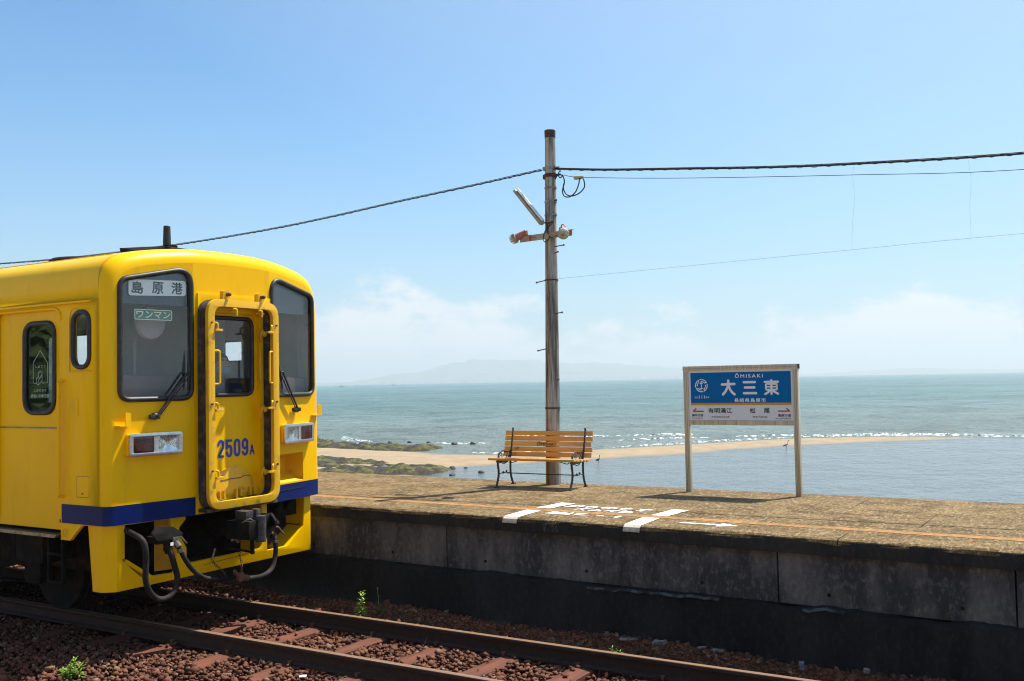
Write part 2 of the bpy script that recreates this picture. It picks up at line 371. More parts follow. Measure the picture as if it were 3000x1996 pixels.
def stroke(mb, pts, wd, fr, caps=True):
    """a round-ended pen stroke in the frame"""
    P = [Vector(p) for p in pts]; k = len(P); Lf, Rt = [], []
    for i in range(k):
        t = (P[min(i+1, k-1)]-P[max(i-1, 0)]).normalized(); nn = Vector((-t.y, t.x)); Lf.append(P[i]+nn*wd/2); Rt.append(P[i]-nn*wd/2)
    def cap(c, t, sgn): 
        a0 = math.atan2(t.y, t.x); return [c+Vector((math.cos(a0+sgn*a), math.sin(a0+sgn*a)))*wd/2 for a in np.linspace(-math.pi/2, math.pi/2, 7)]
    t1 = (P[-1]-P[-2]).normalized(); t0 = (P[0]-P[1]).normalized()
    # quads along the stroke and two round caps, all in one plane but not overlapping
    vs = [fr(*p) for p in Lf]+[fr(*p) for p in Rt]
    mb.add(vs, [(i, i+1, k+i+1, k+i) for i in range(k-1)])
    for c, t in (((P[-1], t1), (P[0], t0)) if caps else ()):
        cp = cap(c, t, 1); mb.add([fr(*p) for p in cp], [tuple(range(len(cp)))])
    return mb


def fbm(x, y, z=0, oct=4): return noise.fractal(Vector((x, y, z)), 1.0, 2.0, oct)


# ================================================================== SETTING
RAIL_Y = 7.137; DECK = .9407; SEA = -4.5
PSL = -.018                                   # the platform runs a degree off the track
def pY(x, y): return y + PSL*(x+4.5)

# ground under and beyond the track
mb = MB(); mb.add([(-400, -300, -.30), (300, -300, -.30), (300, 8.2, -.30), (-400, 8.2, -.30)], [(0, 1, 2, 3)])
tag(mb.build('ground', 'earth'), kind='structure')

# track: rails and sleepers
track = empty('railway_track', (0, RAIL_Y, 0), kind='structure')
RP = [(-.0325, 0), (.0325, 0), (.0325, -.03), (.012, -.042), (.010, -.118), (.06, -.132), (.06, -.150), (-.06, -.150), (-.06, -.132), (-.010, -.118), (-.012, -.042), (-.0325, -.03)]
for sgn in (-1, 1):
    yc = RAIL_Y+sgn*.566; mb = MB((0, RAIL_Y, 0)); pr = rpoly(RP, [.008, .008]+[.003]*10, 2)
    pr = [p for p in pr]
    mb.prism(pr, [], lambda a, b: (-45, yc+a, b), lambda a, b: (25, yc+a, b)); ro = mb.build('rail', 'rail_side', track, smooth=True, ang=50)
    mb = MB((0, RAIL_Y, 0)); mb.add([(-45, yc-.027, .0015), (25, yc-.027, .0015), (25, yc+.027, .0015), (-45, yc+.027, .0015)], [(0, 1, 2, 3)]); mb.build('running_surface', 'rail_top', ro)
def sleeper_mesh(seed):
    mb = MB(); nx, ny = 5, 16; rnd = random.Random(seed)
    top = []
    for j in range(ny+1):
        for i in range(nx+1):
            x = -.105+.21*i/nx; y = -1.05+2.1*j/ny; e = .014*fbm(x*9, y*2, seed*3.1)-(.012 if i in (0, nx) else 0)
            top.append((x+.010*fbm(y*4, seed, i)*(i in (0, nx)), y+.03*fbm(x*20, seed, 5)*(j in (0, ny)), e))
    W_ = nx+1; fs = [(j*W_+i, j*W_+i+1, (j+1)*W_+i+1, (j+1)*W_+i) for j in range(ny) for i in range(nx)]
    rim = [i for i in range(W_)]+[j*W_+nx for j in range(1, ny+1)]+[ny*W_+i for i in range(nx-1, -1, -1)]+[j*W_ for j in range(ny-1, 0, -1)]
    k = len(top); vs = top+[(top[i][0], top[i][1], -.13) for i in rim]; n = len(rim)
    fs += [(rim[i], rim[(i+1) % n], k+(i+1) % n, k+i) for i in range(n)]
    return mb.add(vs, fs)
SLEEPERS = []; protos = []
for k in range(-9, 9):
    x = -5.58+.765*k+random.uniform(-.03, .03)
    if len(protos) < 6:
        o = sleeper_mesh(len(protos)+1).build('sleeper', 'sleeper', track, smooth=True, ang=50); protos.append(o)
    else:
        o = protos[k % 6].copy(); C.objects.link(o); o.name = 'sleeper'
    a = R(-2.5)+random.uniform(-.035, .035); o.location = (x, random.uniform(-.05, .05), -.148+random.uniform(-.006, .004)); o.rotation_euler = (0, 0, a); SLEEPERS.append((x, a))
    for sgn in (-1, 1):
        if -9 < x < -2:
            for s2 in (-1, 1):
                mb = MB((0, RAIL_Y, 0)); yy = RAIL_Y+sgn*.566+s2*.068
                mb.box((x+s2*.03, yy, -.128), (.022, .022, .03)).box((x+s2*.03, yy-s2*.008, -.115), (.03, .04, .012)); mb.build('rail_spike', 'rust', track)

# ballast: broken stone, far too many to count
def stones(px, py, pz, rad, seed):
    r_ = np.random.default_rng(seed); n = len(px)
    iv = np.array([(x_, y_, z_) for x_ in (-1, 1) for y_ in (-1, 1) for z_ in (-1, 1)], float)*.72
    ff = np.array([(0, 1, 3), (0, 3, 2), (4, 6, 7), (4, 7, 5), (0, 4, 5), (0, 5, 1), (2, 3, 7), (2, 7, 6), (0, 2, 6), (0, 6, 4), (1, 5, 7), (1, 7, 3)])
    V = iv[None]*(1+r_.uniform(-.5, .25, (n, 8, 3)))*r_.uniform(.6, 1.3, (n, 1, 3))
    Q = r_.normal(size=(n, 4)); Q /= np.linalg.norm(Q, axis=1, keepdims=True); a, b, c, d = Q.T
    Rm = np.stack([1-2*(c*c+d*d), 2*(b*c-a*d), 2*(b*d+a*c), 2*(b*c+a*d), 1-2*(b*b+d*d), 2*(c*d-a*b), 2*(b*d-a*c), 2*(c*d+a*b), 1-2*(b*b+c*c)], 1).reshape(n, 3, 3)
    V = np.einsum('nij,nkj->nki', Rm, V)*rad[:, None, None]; V[..., 2] *= .8
    V += np.stack([px, py, pz], 1)[:, None]
    F = ff[None]+np.arange(n)[:, None, None]*8
    me = bpy.data.meshes.new('ballast'); me.vertices.add(n*8); me.vertices.foreach_set('co', V.reshape(-1)); me.loops.add(n*36); me.loops.foreach_set('vertex_index', F.reshape(-1).astype(np.int32))
    me.polygons.add(n*12); me.polygons.foreach_set('loop_start', np.arange(0, n*36, 3, dtype=np.int32)); me.update(calc_edges=True); me.materials.append(M['ballast'])
    return me
gx, gy = np.meshgrid(np.arange(-14, 2.2, .041), np.arange(4.4, 8.64, .041)); px = gx.ravel(); py = gy.ravel()
px = px+rng.uniform(-.024, .024, px.size); py = py+rng.uniform(-.024, .024, py.size)
big = rng.uniform(0, 1, px.size)
pz = np.full(px.size, -.185)+rng.uniform(-.02, .022, px.size)+.018*np.sin(px*2.1)*np.cos(py*3.3)
pz = np.where(py > 7.9, pz+np.minimum((py-7.9)*.10, .06), pz); pz = np.where(py < 6.1, pz+.012-np.maximum(5.4-py, 0)*.12, pz)
rad = rng.uniform(.014, .031, px.size)+.016*(big > .93)
keep = np.ones(px.size, bool)
for sgn in (-1, 1): keep &= np.abs(py-(RAIL_Y+sgn*.566)) > .075
for x, a in SLEEPERS:
    on = (np.abs((px-x)+math.sin(a)*(py-RAIL_Y)) < .085) & (np.abs(py-RAIL_Y) < 1.0); keep &= ~(on & (rng.uniform(0, 1, px.size) > .05)); pz = np.where(on, -.135, pz)
# only what the camera's surroundings can see
vx, vy, vz = px, py, pz-CAM_H; dep = vx*fw.x+vy*fw.y+vz*fw.z; ix = (vx*rt.x+vy*rt.y+vz*rt.z)/dep*CAM_F; iy = -(vx*up.x+vy*up.y+vz*up.z)/dep*CAM_F
keep &= (np.abs(ix) < 2900) & (iy < 1500) & (iy > 300)
o = bpy.data.objects.new('ballast', stones(px[keep], py[keep], pz[keep], rad[keep], 3)); C.objects.link(o); o['kind'] = 'stuff'

# the landward platform the photograph is taken from, beyond a second track
M['near_deck'] = simple('sunlit_platform_concrete', (.52, .42, .28), (.44, .34, .21), 3, rough=.9)
mb = MB(); mb.span((-60, -4.5, -.3), (30, 1.72, .90)); np_ = mb.build('landward_platform', 'near_deck', bevel=.02); np_['kind'] = 'structure'
mb = MB(); mb.add([(-60, 1.73, -.22), (30, 1.73, -.22), (30, 4.45, -.215), (-60, 4.45, -.215)], [(0, 1, 2, 3)]); o = mb.build('gravel_bed', 'gravel_sheet'); o['kind'] = 'structure'

# platform: deck slabs, coping, wall panels, base, paint
PO = (-4.5, 10, 0)
plat = empty('platform', PO, kind='structure')
def pm(): return MB(PO)
def deckfr(z): return lambda a, b: (a, pY(a, b), z)
X0, X1 = -60, 24
rows = [(8.66, 9.02), (9.026, 9.62), (9.624, 10.62), (10.625, 11.79)]
cuts = [-60, -46, -34, -22, -14.2, -8.4, -2.1, 4.2, 12, 24]
for j, (a, b) in enumerate(rows):
    off = (0, -.9, .5, -.35)[j]
    cs = [cuts[0]]+[c+off for c in cuts[1:-1]]+[cuts[-1]]
    for i in range(len(cs)-1):
        mb = pm(); x0, x1 = cs[i]+.004, cs[i+1]-.004
        nseg = max(1, int((x1-x0)/.12)) if -10 < x1 and x0 < 2 else 4
        if j == 0:          # worn front edge, rounded and chipped
            prof = [(0, -.14), (.0, -.035), (.012, -.012), (.035, 0), (b-a, 0), (b-a, -.14)]
            vs = []
            for s in range(nseg+1):
                x = x0+(x1-x0)*s/nseg
                for t, (u, z) in enumerate(prof):
                    ch = max(0, fbm(x*3.3, t, 2)*.5+fbm(x*11, t, 6)*.5)*.02 if t in (1, 2, 3) else 0
                    vs.append((x, pY(x, a+u+ch), DECK+z-ch*.6))
            k = len(prof); mb.add(vs, [(s*k+t, s*k+t+1, (s+1)*k+t+1, (s+1)*k+t) for s in range(nseg) for t in range(k-1)]); mb.build('coping_slab', 'deck', plat)
        else:
            mb.prism(rect(x0, a, x1, b), [], deckfr(DECK), deckfr(DECK-.12)); mb.build('deck_slab', 'deck', plat)
mb = pm(); mb.prism(rect(X0, 8.70, X1, 11.78), [], deckfr(DECK-.125), deckfr(DECK-.128)); mb.build('slab_bedding', 'wall_base', plat)
# front face of the coping
mb = pm(); mb.prism(rect(X0, 8.664, X1, 8.9), [], deckfr(DECK-.1415), deckfr(DECK-.142)); mb.build('coping_underside', 'coping', plat)
mb = pm(); nseg = 160; vs = []
for s in range(nseg+1):
    x = -14+(18)*s/nseg
    for t, z in enumerate((-.022, -.06, -.10, -.145)):
        vs.append((x, pY(x, 8.655+.006*fbm(x*4, z*20, 1)+(.012 if t == 0 else 0)), DECK+z))
mb.add(vs, [(s*4+t, s*4+t+1, (s+1)*4+t+1, (s+1)*4+t) for s in range(nseg) for t in range(3)]); mb.build('coping_face', 'coping', plat, smooth=True)
# wall panels with open joints; dark discs stand for the shade in tie holes
joints = [-60, -40, -20, -10.6, -6.25, -2.64, -.76, 3.0, 7.5, 24]
for i in range(len(joints)-1):
    x0, x1 = joints[i]+.007, joints[i+1]-.007; dz = random.uniform(-.004, .006)
    mb = pm(); mb.prism(rect(x0, .345, x1, .795), [], lambda a, b: (a, pY(a, 8.725+dz), b), lambda a, b: (a, pY(a, 8.9), b)); wp = mb.build('wall_panel', 'wall', plat)
    if -12 < x0 < 4:
        xs = [x for x in (-7.0, -5.75, -4.55, -3.35, -2.2, -1.15, -9.3, -8.2, .4) if x0+.1 < x < x1-.1]
        for x in xs:
            mb = pm(); mb.cyl((x, pY(x, 8.7235+dz), .45), (x, pY(x, 8.75), .45), .017, n=12); mb.build('tie_hole_shade', 'hole', wp)
mb = pm(); mb.prism(rect(X0, -.4, X1, .79), [], lambda a, b: (a, pY(a, 8.86), b), lambda a, b: (a, pY(a, 11.78), b)); mb.build('core', 'wall_base', plat)
mb = pm(); nseg = 500; vs = []
for s in range(nseg+1):
    x = -16+22*s/nseg; e = .03*fbm(x*1.7, 3)+.018*fbm(x*8, 1)+.008*fbm(x*22, 5)
    for t, (y, z) in enumerate(((8.75, .343), (8.655, .335), (8.63, .30), (8.625, .1), (8.61, -.12), (8.60, -.32))):
        vs.append((x, pY(x, y-(.02*fbm(x*2.5, z*3, 4)+.012*fbm(x*9, z*9, 8))*(t > 0)), z+e*(t < 3)))
mb.add(vs, [(s*6+t, s*6+t+1, (s+1)*6+t+1, (s+1)*6+t) for s in range(nseg) for t in range(5)]); mb.build('wall_base', 'wall_base', plat, smooth=True, ang=60)
mb = pm()
for (x0, x1) in ((-4.5, -3.15), (-2.4, -2.05)):
    n = int((x1-x0)/.05); vs = []
    for s in range(n+1):
        x = x0+(x1-x0)*s/n; e = .03*fbm(x*1.7, 3)+.018*fbm(x*8, 1)+.008*fbm(x*22, 5); wv = .004*(math.sin(math.pi*s/n)**.5)*(.6+.6*fbm(x*7, 9))+.002
        vs += [(x, pY(x, 8.655-.02*fbm(x*2.5, 1, 4)-.016), .339+e), (x, pY(x, 8.631-.02*fbm(x*2.5, .9, 4)-.022), .322+e-wv)]
    mb.add(vs, [(2*s, 2*s+1, 2*s+3, 2*s+2) for s in range(n)])
mb.build('lime_streak', 'lime', plat)
# sea wall behind, down to the beach
mb = pm(); mb.span((X0, 11.50, -5.2), (X1, 11.70, .78)); mb.build('sea_wall', 'wall', plat)
# paint on the deck
PZ = DECK+.0025
NL = 260; mb = pm(); vs = []
for s in range(NL+1):
    x = -30+40*s/NL; vs += [(x, pY(x, 9.20+.012*fbm(x*5, 1)+.012*fbm(x*17, 3)), PZ), (x, pY(x, 9.345+.012*fbm(x*5, 7)+.012*fbm(x*17, 9)), PZ)]
mb.add(vs, [(2*s, 2*s+2, 2*s+3, 2*s+1) for s in range(NL)]); mb.build('orange_line', 'orange', plat)
def para(x0, x1, y0, y1, sh=.04):
    return [(x0, y0), (x1, y0), (x1+sh, y1), (x0+sh, y1)]
for (x, y0, y1, sh) in ((-5.478, 8.70, 9.18, -.032), (-5.510, 9.385, 9.87, .055), (-4.105, 8.70, 9.185, -.03), (-4.122, 9.35, 9.85, .036)):
    mb = pm(); mb.sheet(para(x, x+.178, y0, y1, sh), [], deckfr(PZ+.002)); st = mb.build('painted_stripe', 'white_paint', plat)
    if y0 < 9:
        mb = pm(); pr = [(8.70, PZ+.002), (8.68, DECK-.002), (8.655, DECK-.018), (8.641, DECK-.045), (8.640, DECK-.06)]
        mb.add([(xx, pY(xx, y), z) for y, z in pr for xx in (x, x+.174)], [(2*i, 2*i+1, 2*i+3, 2*i+2) for i in range(4)]); mb.build('stripe_overlap', 'white_paint_dirty', st)
mb = pm(); mb.sheet([(-3.67, 9.03), (-3.67, 8.985), (-3.28, 9.0), (-3.28, 8.915), (-3.09, 9.02), (-3.28, 9.13), (-3.28, 9.05)], [], deckfr(PZ)); mb.build('painted_arrow', 'white_paint', plat)
fl = lambda a, b: deckfr(PZ)(a, b)
mb = pm()
x = -4.28
put_text(mb, 'ようのりば', (-5.27, 9.575, -4.27, 9.755), fl, .05, 1.0, 0, True)
mb.build('painted_text', 'white_paint', plat)
mb = pm(); put_text(mb, 'ワンマン', (-5.05, 9.385, -4.38, 9.535), lambda a, b: deckfr(PZ+.002)(a, b), .06, 1.0, 0, True); mb.build('painted_text', 'white_paint', plat)
mb = pm(); put_text(mb, '1 - 2両', (-5.19, 9.045, -4.37, 9.185), fl, .06, 1.0, 0, True); mb.build('painted_text', 'white_paint', plat)
mb = pm(); put_text(mb, '25', (-4.90, DECK-.115, -4.82, DECK-.06), lambda a, b: (a, pY(a, 8.645), b), .0); mb.build('edge_number', 'lime', plat)
mb = pm(); mb.sheet([(-5.01, DECK-.03), (-4.94, DECK-.03), (-4.965, DECK-.09), (-4.975, DECK-.14)], [], lambda a, b: (a, pY(a, 8.6455), b)); mb.build('paint_drip', 'lime', plat)

# ------------------------------------------------------------------ sea, lagoon, beach
q = NB('sea_water')
dist = q.n.new('ShaderNodeNewGeometry').outputs['Position']; sp = q.n.new('ShaderNodeSeparateXYZ'); q.l.new(dist, sp.inputs[0])
far = q.math('ADD', q.math('MULTIPLY', sp.outputs[0], -.5), q.math('MULTIPLY', sp.outputs[1], .86))      # metres out to sea
sw = q.noise(.075, 5, (1.0, .8, 1), .62, True); ch = q.noise(.55, 5, (1.0, .7, 1), .65, True); rp = q.noise(3, 4, (1, .7, 1), .6, True); wind = q.noise(.012, 5, (.6, 1.0, 1), .6, True); turb = q.noise(.03, 4, world=True)
wv = q.noise(.055, 9, (1.0, .75, 1), .80, True); wv2 = q.noise(.11, 8, (.8, 1.0, 1), .78, True)
t_ = q.ramp(q.math('ADD', far, q.math('MULTIPLY', turb, 90)), 110, 330)
col = q.mix(t_, (.125, .13, .095), (.07, .145, .135)); col = q.mix(q.ramp(q.math('ADD', far, q.math('MULTIPLY', wind, 500)), 900, 1200), col, (.075, .17, .165))
col = q.mix(q.ramp(wv, .50, .60, 0, .85), col, q.mix(t_, (.045, .04, .018), (.018, .05, .046)))         # shade of the wave faces, painted into the colour
col = q.mix(q.ramp(wv2, .54, .63, 0, .6), col, (.21, .27, .255))                                       # sheen on the wave backs, also painted into the colour
col = q.mix(q.ramp(wind, .42, .60, 0, .4), col, (.045, .10, .09))
hgt = q.math('ADD', q.math('MULTIPLY', sw, 1.6), q.math('ADD', q.math('MULTIPLY', ch, .55), q.math('MULTIPLY', rp, .07)))
M['sea'] = q.done(col, q.ramp(wind, .35, .65, .30, .42), 0, q.bump(hgt, 1.0, 2.4), .25)
q = NB('lagoon_water')
a1 = q.noise(1.1, 5, (1, .55, 1), .6, True); a2 = q.noise(.22, 3, world=True); hgt = q.math('MULTIPLY', a1, q.ramp(a2, .3, .6, .4, 1.0))
M['lagoon'] = q.done((.10, .115, .10), .16, 0, q.bump(hgt, .9, .45), .4)
mb = MB(); mb.add([(-14200, 9, SEA), (14200, 9, SEA), (14200, 14600, SEA), (-14200, 14600, SEA)], [(0, 1, 2, 3)])
tag(mb.build('sea', 'sea'), kind='structure')
mb = MB(); mb.sheet([(-52, 11.6), (40, 11.6), (40, 96), (6, 111), (-12, 113), (-24, 108), (-38, 86), (-46, 70), (-60, 50)], [], lambda a, b: (a, b, SEA+.012))
tag(mb.build('lagoon', 'lagoon'), kind='structure')

def sdist(px, py, poly):
    """signed distance to a polygon, positive inside"""
    P = np.array(poly, float); n = len(P); d = np.full(px.shape, 1e9); ins = np.zeros(px.shape, bool)
    for i in range(n):
        a, b = P[i], P[(i+1) % n]; e = b-a; wx, wy = px-a[0], py-a[1]
        t = np.clip((wx*e[0]+wy*e[1])/(e@e), 0, 1); d = np.minimum(d, (wx-e[0]*t)**2+(wy-e[1]*t)**2)
        c = ((a[1] <= py) & (b[1] > py)) | ((b[1] <= py) & (a[1] > py)); ins ^= c & (px < a[0]+(py-a[1])/(e[1] if abs(e[1]) > 1e-9 else 1e-9)*e[0])
    return np.sqrt(d)*np.where(ins, 1, -1)
def terrain(name, poly, step, hf, mt, pad=2.0):
    P = np.array(poly); x0, y0 = P.min(0)-pad; x1, y1 = P.max(0)+pad
    xs = np.arange(x0, x1, step); ys = np.arange(y0, y1, step); X, Y = np.meshgrid(xs, ys); D = sdist(X, Y, poly)
    mask = D > -pad; idx = -np.ones(X.shape, int); idx[mask] = np.arange(mask.sum())
    vs = [(x, y, hf(x, y, d)) for x, y, d in zip(X[mask], Y[mask], D[mask])]
    qd = np.stack([idx[:-1, :-1], idx[:-1, 1:], idx[1:, 1:], idx[1:, :-1]], -1).reshape(-1, 4); qd = qd[(qd >= 0).all(1)]
    mb = MB(); mb.v = vs; mb.f = [tuple(f) for f in qd.tolist()]
    me = bpy.data.meshes.new(name); me.from_pydata(vs, [], mb.f); me.polygons.foreach_set('use_smooth', [True]*len(me.polygons)); me.materials.append(M[mt])
    o = bpy.data.objects.new(name, me); C.objects.link(o); return o
q = NB('beach_sand')
zz = q.n.new('ShaderNodeSeparateXYZ'); q.l.new(q.n.new('ShaderNodeNewGeometry').outputs['Position'], zz.inputs[0])
nn = q.noise(.5, 5, (1, 1, 1), .6, True); fn = q.noise(3, 5, world=True)
col = q.mix(q.ramp(nn, .4, .65), (.31, .23, .135), (.25, .185, .115)); col = q.mix(q.ramp(fn, .62, .75, 0, .6), col, (.20, .155, .10))
wet = q.ramp(q.math('ADD', zz.outputs[2], q.math('MULTIPLY', nn, .06)), SEA+.05, SEA+.13)
col = q.mix(wet, (.17, .13, .085), col)
M['sand'] = q.done(col, q.ramp(wet, 0, 1, .25, .95), 0, q.bump(fn, .4, .1), .4)
SAND = [(-140, 118), (-100, 100), (-72, 82), (-60, 79), (-54.5, 76.5), (-49.4, 77.5), (-46, 82), (-43.6, 86.4), (-38.4, 95.5), (-30.2, 108.6), (-24, 112.2), (-18.5, 113.6), (-12.6, 112.0), (-20.2, 104.6), (-27, 96.6), (-30.9, 89.2), (-33.4, 82.8), (-39.2, 73.6), (-42.9, 68.4), (-45.4, 63.5), (-44, 58), (-40, 50), (-42, 30), (-140, 30)]
tag(terrain('beach', SAND, .55, lambda x, y, d: SEA+max(-.35, min(.34, d*.055))+.035*fbm(x*.25, y*.25, 1)+.012*fbm(x*1.4, y*1.4, 2), 'sand'), kind='structure')
q = NB('mossy_rock')
a = q.noise(.9, 6, rough=.65, world=True); b = q.noise(4, 5, rough=.65, world=True); gn = q.n.new('ShaderNodeNewGeometry'); s3 = q.n.new('ShaderNodeSeparateXYZ'); q.l.new(gn.outputs['Normal'], s3.inputs[0])
col = q.mix(q.ramp(b, .35, .65), (.012, .010, .008), (.05, .04, .026))
moss = q.math('MULTIPLY', q.ramp(a, .49, .56), q.ramp(s3.outputs[2], .70, .97))
col = q.mix(moss, col, q.mix(q.ramp(b, .4, .6), (.05, .054, .008), (.135, .122, .022)))
M['mossy'] = q.done(col, .85, 0, q.bump(b, .8, .12), .3)
M['boulder'] = simple('dark_basalt', (.035, .034, .036), (.075, .072, .07), 3, rough=.7, bump=.6, bscale=8, bdist=.05)
def shelf(x, y, d, s): return SEA-.12+min(max(d, -.6)*.42, .30)+max(0, .75*noise.ridged_multi_fractal(Vector((x*.18, y*.42, s)), .9, 2.1, 5, 1.0, 2.0)-.50)*.42*(d > -.5)+.16*fbm(x*.9, y*1.6, s)+.07*fbm(x*3, y*3, s)
SH1 = [(-110, 108), (-80, 88.5), (-74, 84.5), (-69, 83), (-63.5, 85.5), (-60.2, 83.6), (-59.5, 79.6), (-64, 77.3), (-70, 77.3), (-76, 80), (-110, 97)]
SH2 = [(-110, 80), (-63.5, 66), (-57, 67.2), (-53.5, 65.2), (-49.3, 63.2), (-45.2, 63.6), (-43.6, 60.0), (-47, 56), (-58, 48), (-110, 40)]
tag(terrain('rock_shelf', SH1, .32, lambda x, y, d: shelf(x, y, d, 1), 'mossy', .8), 'farther moss covered rock shelf at the water edge behind the train', 'rocks')
tag(terrain('rock_shelf', SH2, .32, lambda x, y, d: shelf(x, y, d, 5), 'mossy', .8), 'nearer moss covered rock shelf just beyond the platform edge', 'rocks')
def boulder(x, y, r, sd, lab, sq=.7):
    bm = bmesh.new(); bmesh.ops.create_icosphere(bm, subdivisions=3, radius=1)
    for v in bm.verts:
        p = v.co.copy(); k = 1+.28*fbm(p.x*1.2+sd, p.y*1.2, p.z*1.2)+.08*fbm(p.x*4, p.y*4+sd, p.z*4); v.co = Vector((p.x*k*1.15, p.y*k*.9, p.z*k*sq))*r
    me = bpy.data.meshes.new('boulder'); bm.to_mesh(me); bm.free(); me.polygons.foreach_set('use_smooth', [True]*len(me.polygons)); me.materials.append(M['boulder'])
    o = bpy.data.objects.new('boulder', me); C.objects.link(o); o.location = (x, y, SEA+.25*r); o.rotation_euler.z = sd
    tag(o, lab, 'boulder', 'dark boulders along the shore'); return o
B = [(-75.9, 84.6, .75, 1, 'dark boulder in the surf closest to the train headlight'), (-73.2, 84.6, .55, 2, 'low dark boulder right of the surf boulder beside the train'),
     (-69.4, 82.2, .80, 3, 'biggest dark boulder on the farther mossy shelf'), (-68.0, 82.0, .5, 4, 'smaller boulder touching the biggest one on the farther shelf'),
     (-60.9, 69.0, .42, 5, 'lone flat dark stone on the open sand between the shelves'), (-51.3, 59.2, .62, 6, 'upright pointed dark boulder on the nearer mossy shelf'),
     (-49.4, 60.8, .60, 7, 'long rounded dark boulder right of the pointed one on the nearer shelf'), (-53.4, 58.6, .42, 8, 'small dark boulder at the left foot of the pointed one'),
     (-45.0, 63.9, .34, 9, 'flat dark stone at the lagoon edge off the shelf tip'), (-44.4, 64.9, .16, 10, 'little stone beside the flat one at the lagoon edge'), (-62.3, 89.0, .42, 11, 'dark rock awash in the sea left of the bench, nearer of two'),
     (-60.6, 90.0, .4, 12, 'dark rock awash in the sea left of the bench, farther right of two'), (-41.0, 62.0, .26, 13, 'small stone in the lagoon near the left bench legs'), (-41.9, 59.5, .26, 14, 'dark stone in the lagoon close to the platform edge'),
     (-71.5, 89.3, .3, 15, 'tiny rock in the waves above the farther shelf, leftmost'), (-69.4, 90.2, .28, 16, 'tiny rock in the waves above the farther shelf, middle'), (-66.9, 90.5, .28, 17, 'tiny rock in the waves above the farther shelf, rightmost')]
for b_ in B: boulder(b_[0], b_[1], b_[2]*.8, b_[3], b_[4])

# breaking waves: low ridges with foam on their crests
q = NB('white_foam'); k = q.noise(2.2, 6, (1, 1, 1), .7, True); tr = q.n.new('ShaderNodeBsdfTransparent'); mx = q.n.new('ShaderNodeMixShader')
q.done((.80, .82, .82), .8); q.l.new(q.ramp(k, .50, .60), mx.inputs[0]); q.l.new(tr.outputs[0], mx.inputs[1]); q.l.new(q.b.outputs[0], mx.inputs[2]); q.l.new(mx.outputs[0], q.out.inputs[0])
M['foam'] = q.m
def wave(pts, wd, h, name='breaking_wave', sd=0):
    P = bez([(*p, 0) for p in pts], 14); mb = MB(); vs = []; n = len(P)
    for i, p in enumerate(P):
        t = (P[min(i+1, n-1)]-P[max(i-1, 0)]).normalized(); nn = Vector((-t.y, t.x, 0)); e = math.sin(math.pi*min(max(i/(n-1), .02), .98))**.6
        p = p+nn*fbm(p.x*.2, p.y*.2, sd)*.5
        for u, z in ((-.5, 0), (-.28, .25), (-.05, .85), (.1, 1), (.3, .6), (.5, 0)): vs.append(p+nn*(u*wd*e*(1+.5*fbm(p.x*.5, p.y*.5, sd+u)))+Vector((0, 0, SEA+.018+h*z*e)))
    mb.add(vs, [(i*6+j, i*6+j+1, (i+1)*6+j+1, (i+1)*6+j) for i in range(n-1) for j in range(5)]); o = mb.build(name, 'foam', smooth=True, ang=80); tag(o, kind='structure'); return o
W = [([(-54, 79.5), (-50, 79.4), (-46.2, 84), (-44.5, 88)], 1.5, .12), ([(-44, 88.5), (-39.6, 96.5), (-35, 103.5), (-31.5, 109.6)], 2.2, .16), ([(-32, 109.5), (-25, 114.0), (-17, 116.5), (-10, 115)], 2.2, .22), ([(-30, 113), (-22, 117), (-12, 119)], 2.0, .25), ([(-12, 116), (-4, 118.5), (5, 122), (16, 126)], 3.2, .38), ([(-9, 113.2), (0, 115), (12, 117)], 1.2, .08),
     ([(-64, 103), (-58, 103.5), (-52, 107)], 3.0, .4), ([(-52, 108), (-46, 110), (-43, 112)], 1.5, .3), ([(-86, 98), (-80, 92.5), (-75, 90.5)], 2.2, .3), ([(-80, 89), (-74, 86.5), (-70, 85.6)], 1.3, .15), ([(-67, 90), (-62, 90.5), (-59.5, 92)], 1.4, .15), ([(-48, 100), (-44, 104), (-40, 107)], 1.2, .2), ([(-38, 109), (-34, 112), (-29, 114.5)], 1.3, .2)]
for i, (p, wd, h) in enumerate(W): wave(p, wd*.62, h*.8, sd=i*3.1)

# far coast across the bay
q = NB('far_hill_forest'); M['hill'] = q.done(q.mix(q.ramp(q.noise(.004, 5, world=True), .4, .6), (.05, .085, .05), (.09, .11, .07)), .95)
def hill(dist, prof, lab, depth=1500):
    """prof: (azimuth in degrees, ridge height in metres); a mountain with slopes to front and back"""
    mb = MB(); prof = sorted(prof); azs = np.linspace(prof[0][0], prof[-1][0], 150); hs = np.interp(azs, [p[0] for p in prof], [p[1] for p in prof]); vs = []
    sec = [(-.5, -6), (-.42, .12), (-.28, .42), (-.13, .8), (0, 1), (.15, .85), (.5, -6)]
    for a, h in zip(azs, hs):
        for u, z in sec:
            rr = dist+depth*u; hh = (h*z+h*.10*fbm(a*1.7, u*4, 3)+h*.04*fbm(a*7, u*4, 8)) if z > 0 else z
            vs.append((math.sin(R(a))*rr, math.cos(R(a))*rr, SEA+hh))
    k = len(sec); mb.add(vs, [(i*k+j, i*k+j+1, (i+1)*k+j+1, (i+1)*k+j) for i in range(len(azs)-1) for j in range(k-1)])
    return tag(mb.build(lab, 'hill', smooth=True, ang=80), kind='structure')
hill(11500, [(-43.2, 8), (-41, 30), (-39.8, 62), (-38.2, 118), (-37, 122), (-35.6, 205), (-34, 258), (-31.5, 252), (-30, 240), (-28.4, 196), (-27, 200), (-25.4, 180), (-22, 120), (-19, 60), (-17.5, 15), (-16.8, 5)], 'hill')
hill(12600, [(-17.5, 10), (-14, 30), (-11, 60), (-9.5, 72), (-7, 45), (-4, 30), (0, 20), (5, 5)], 'hill')
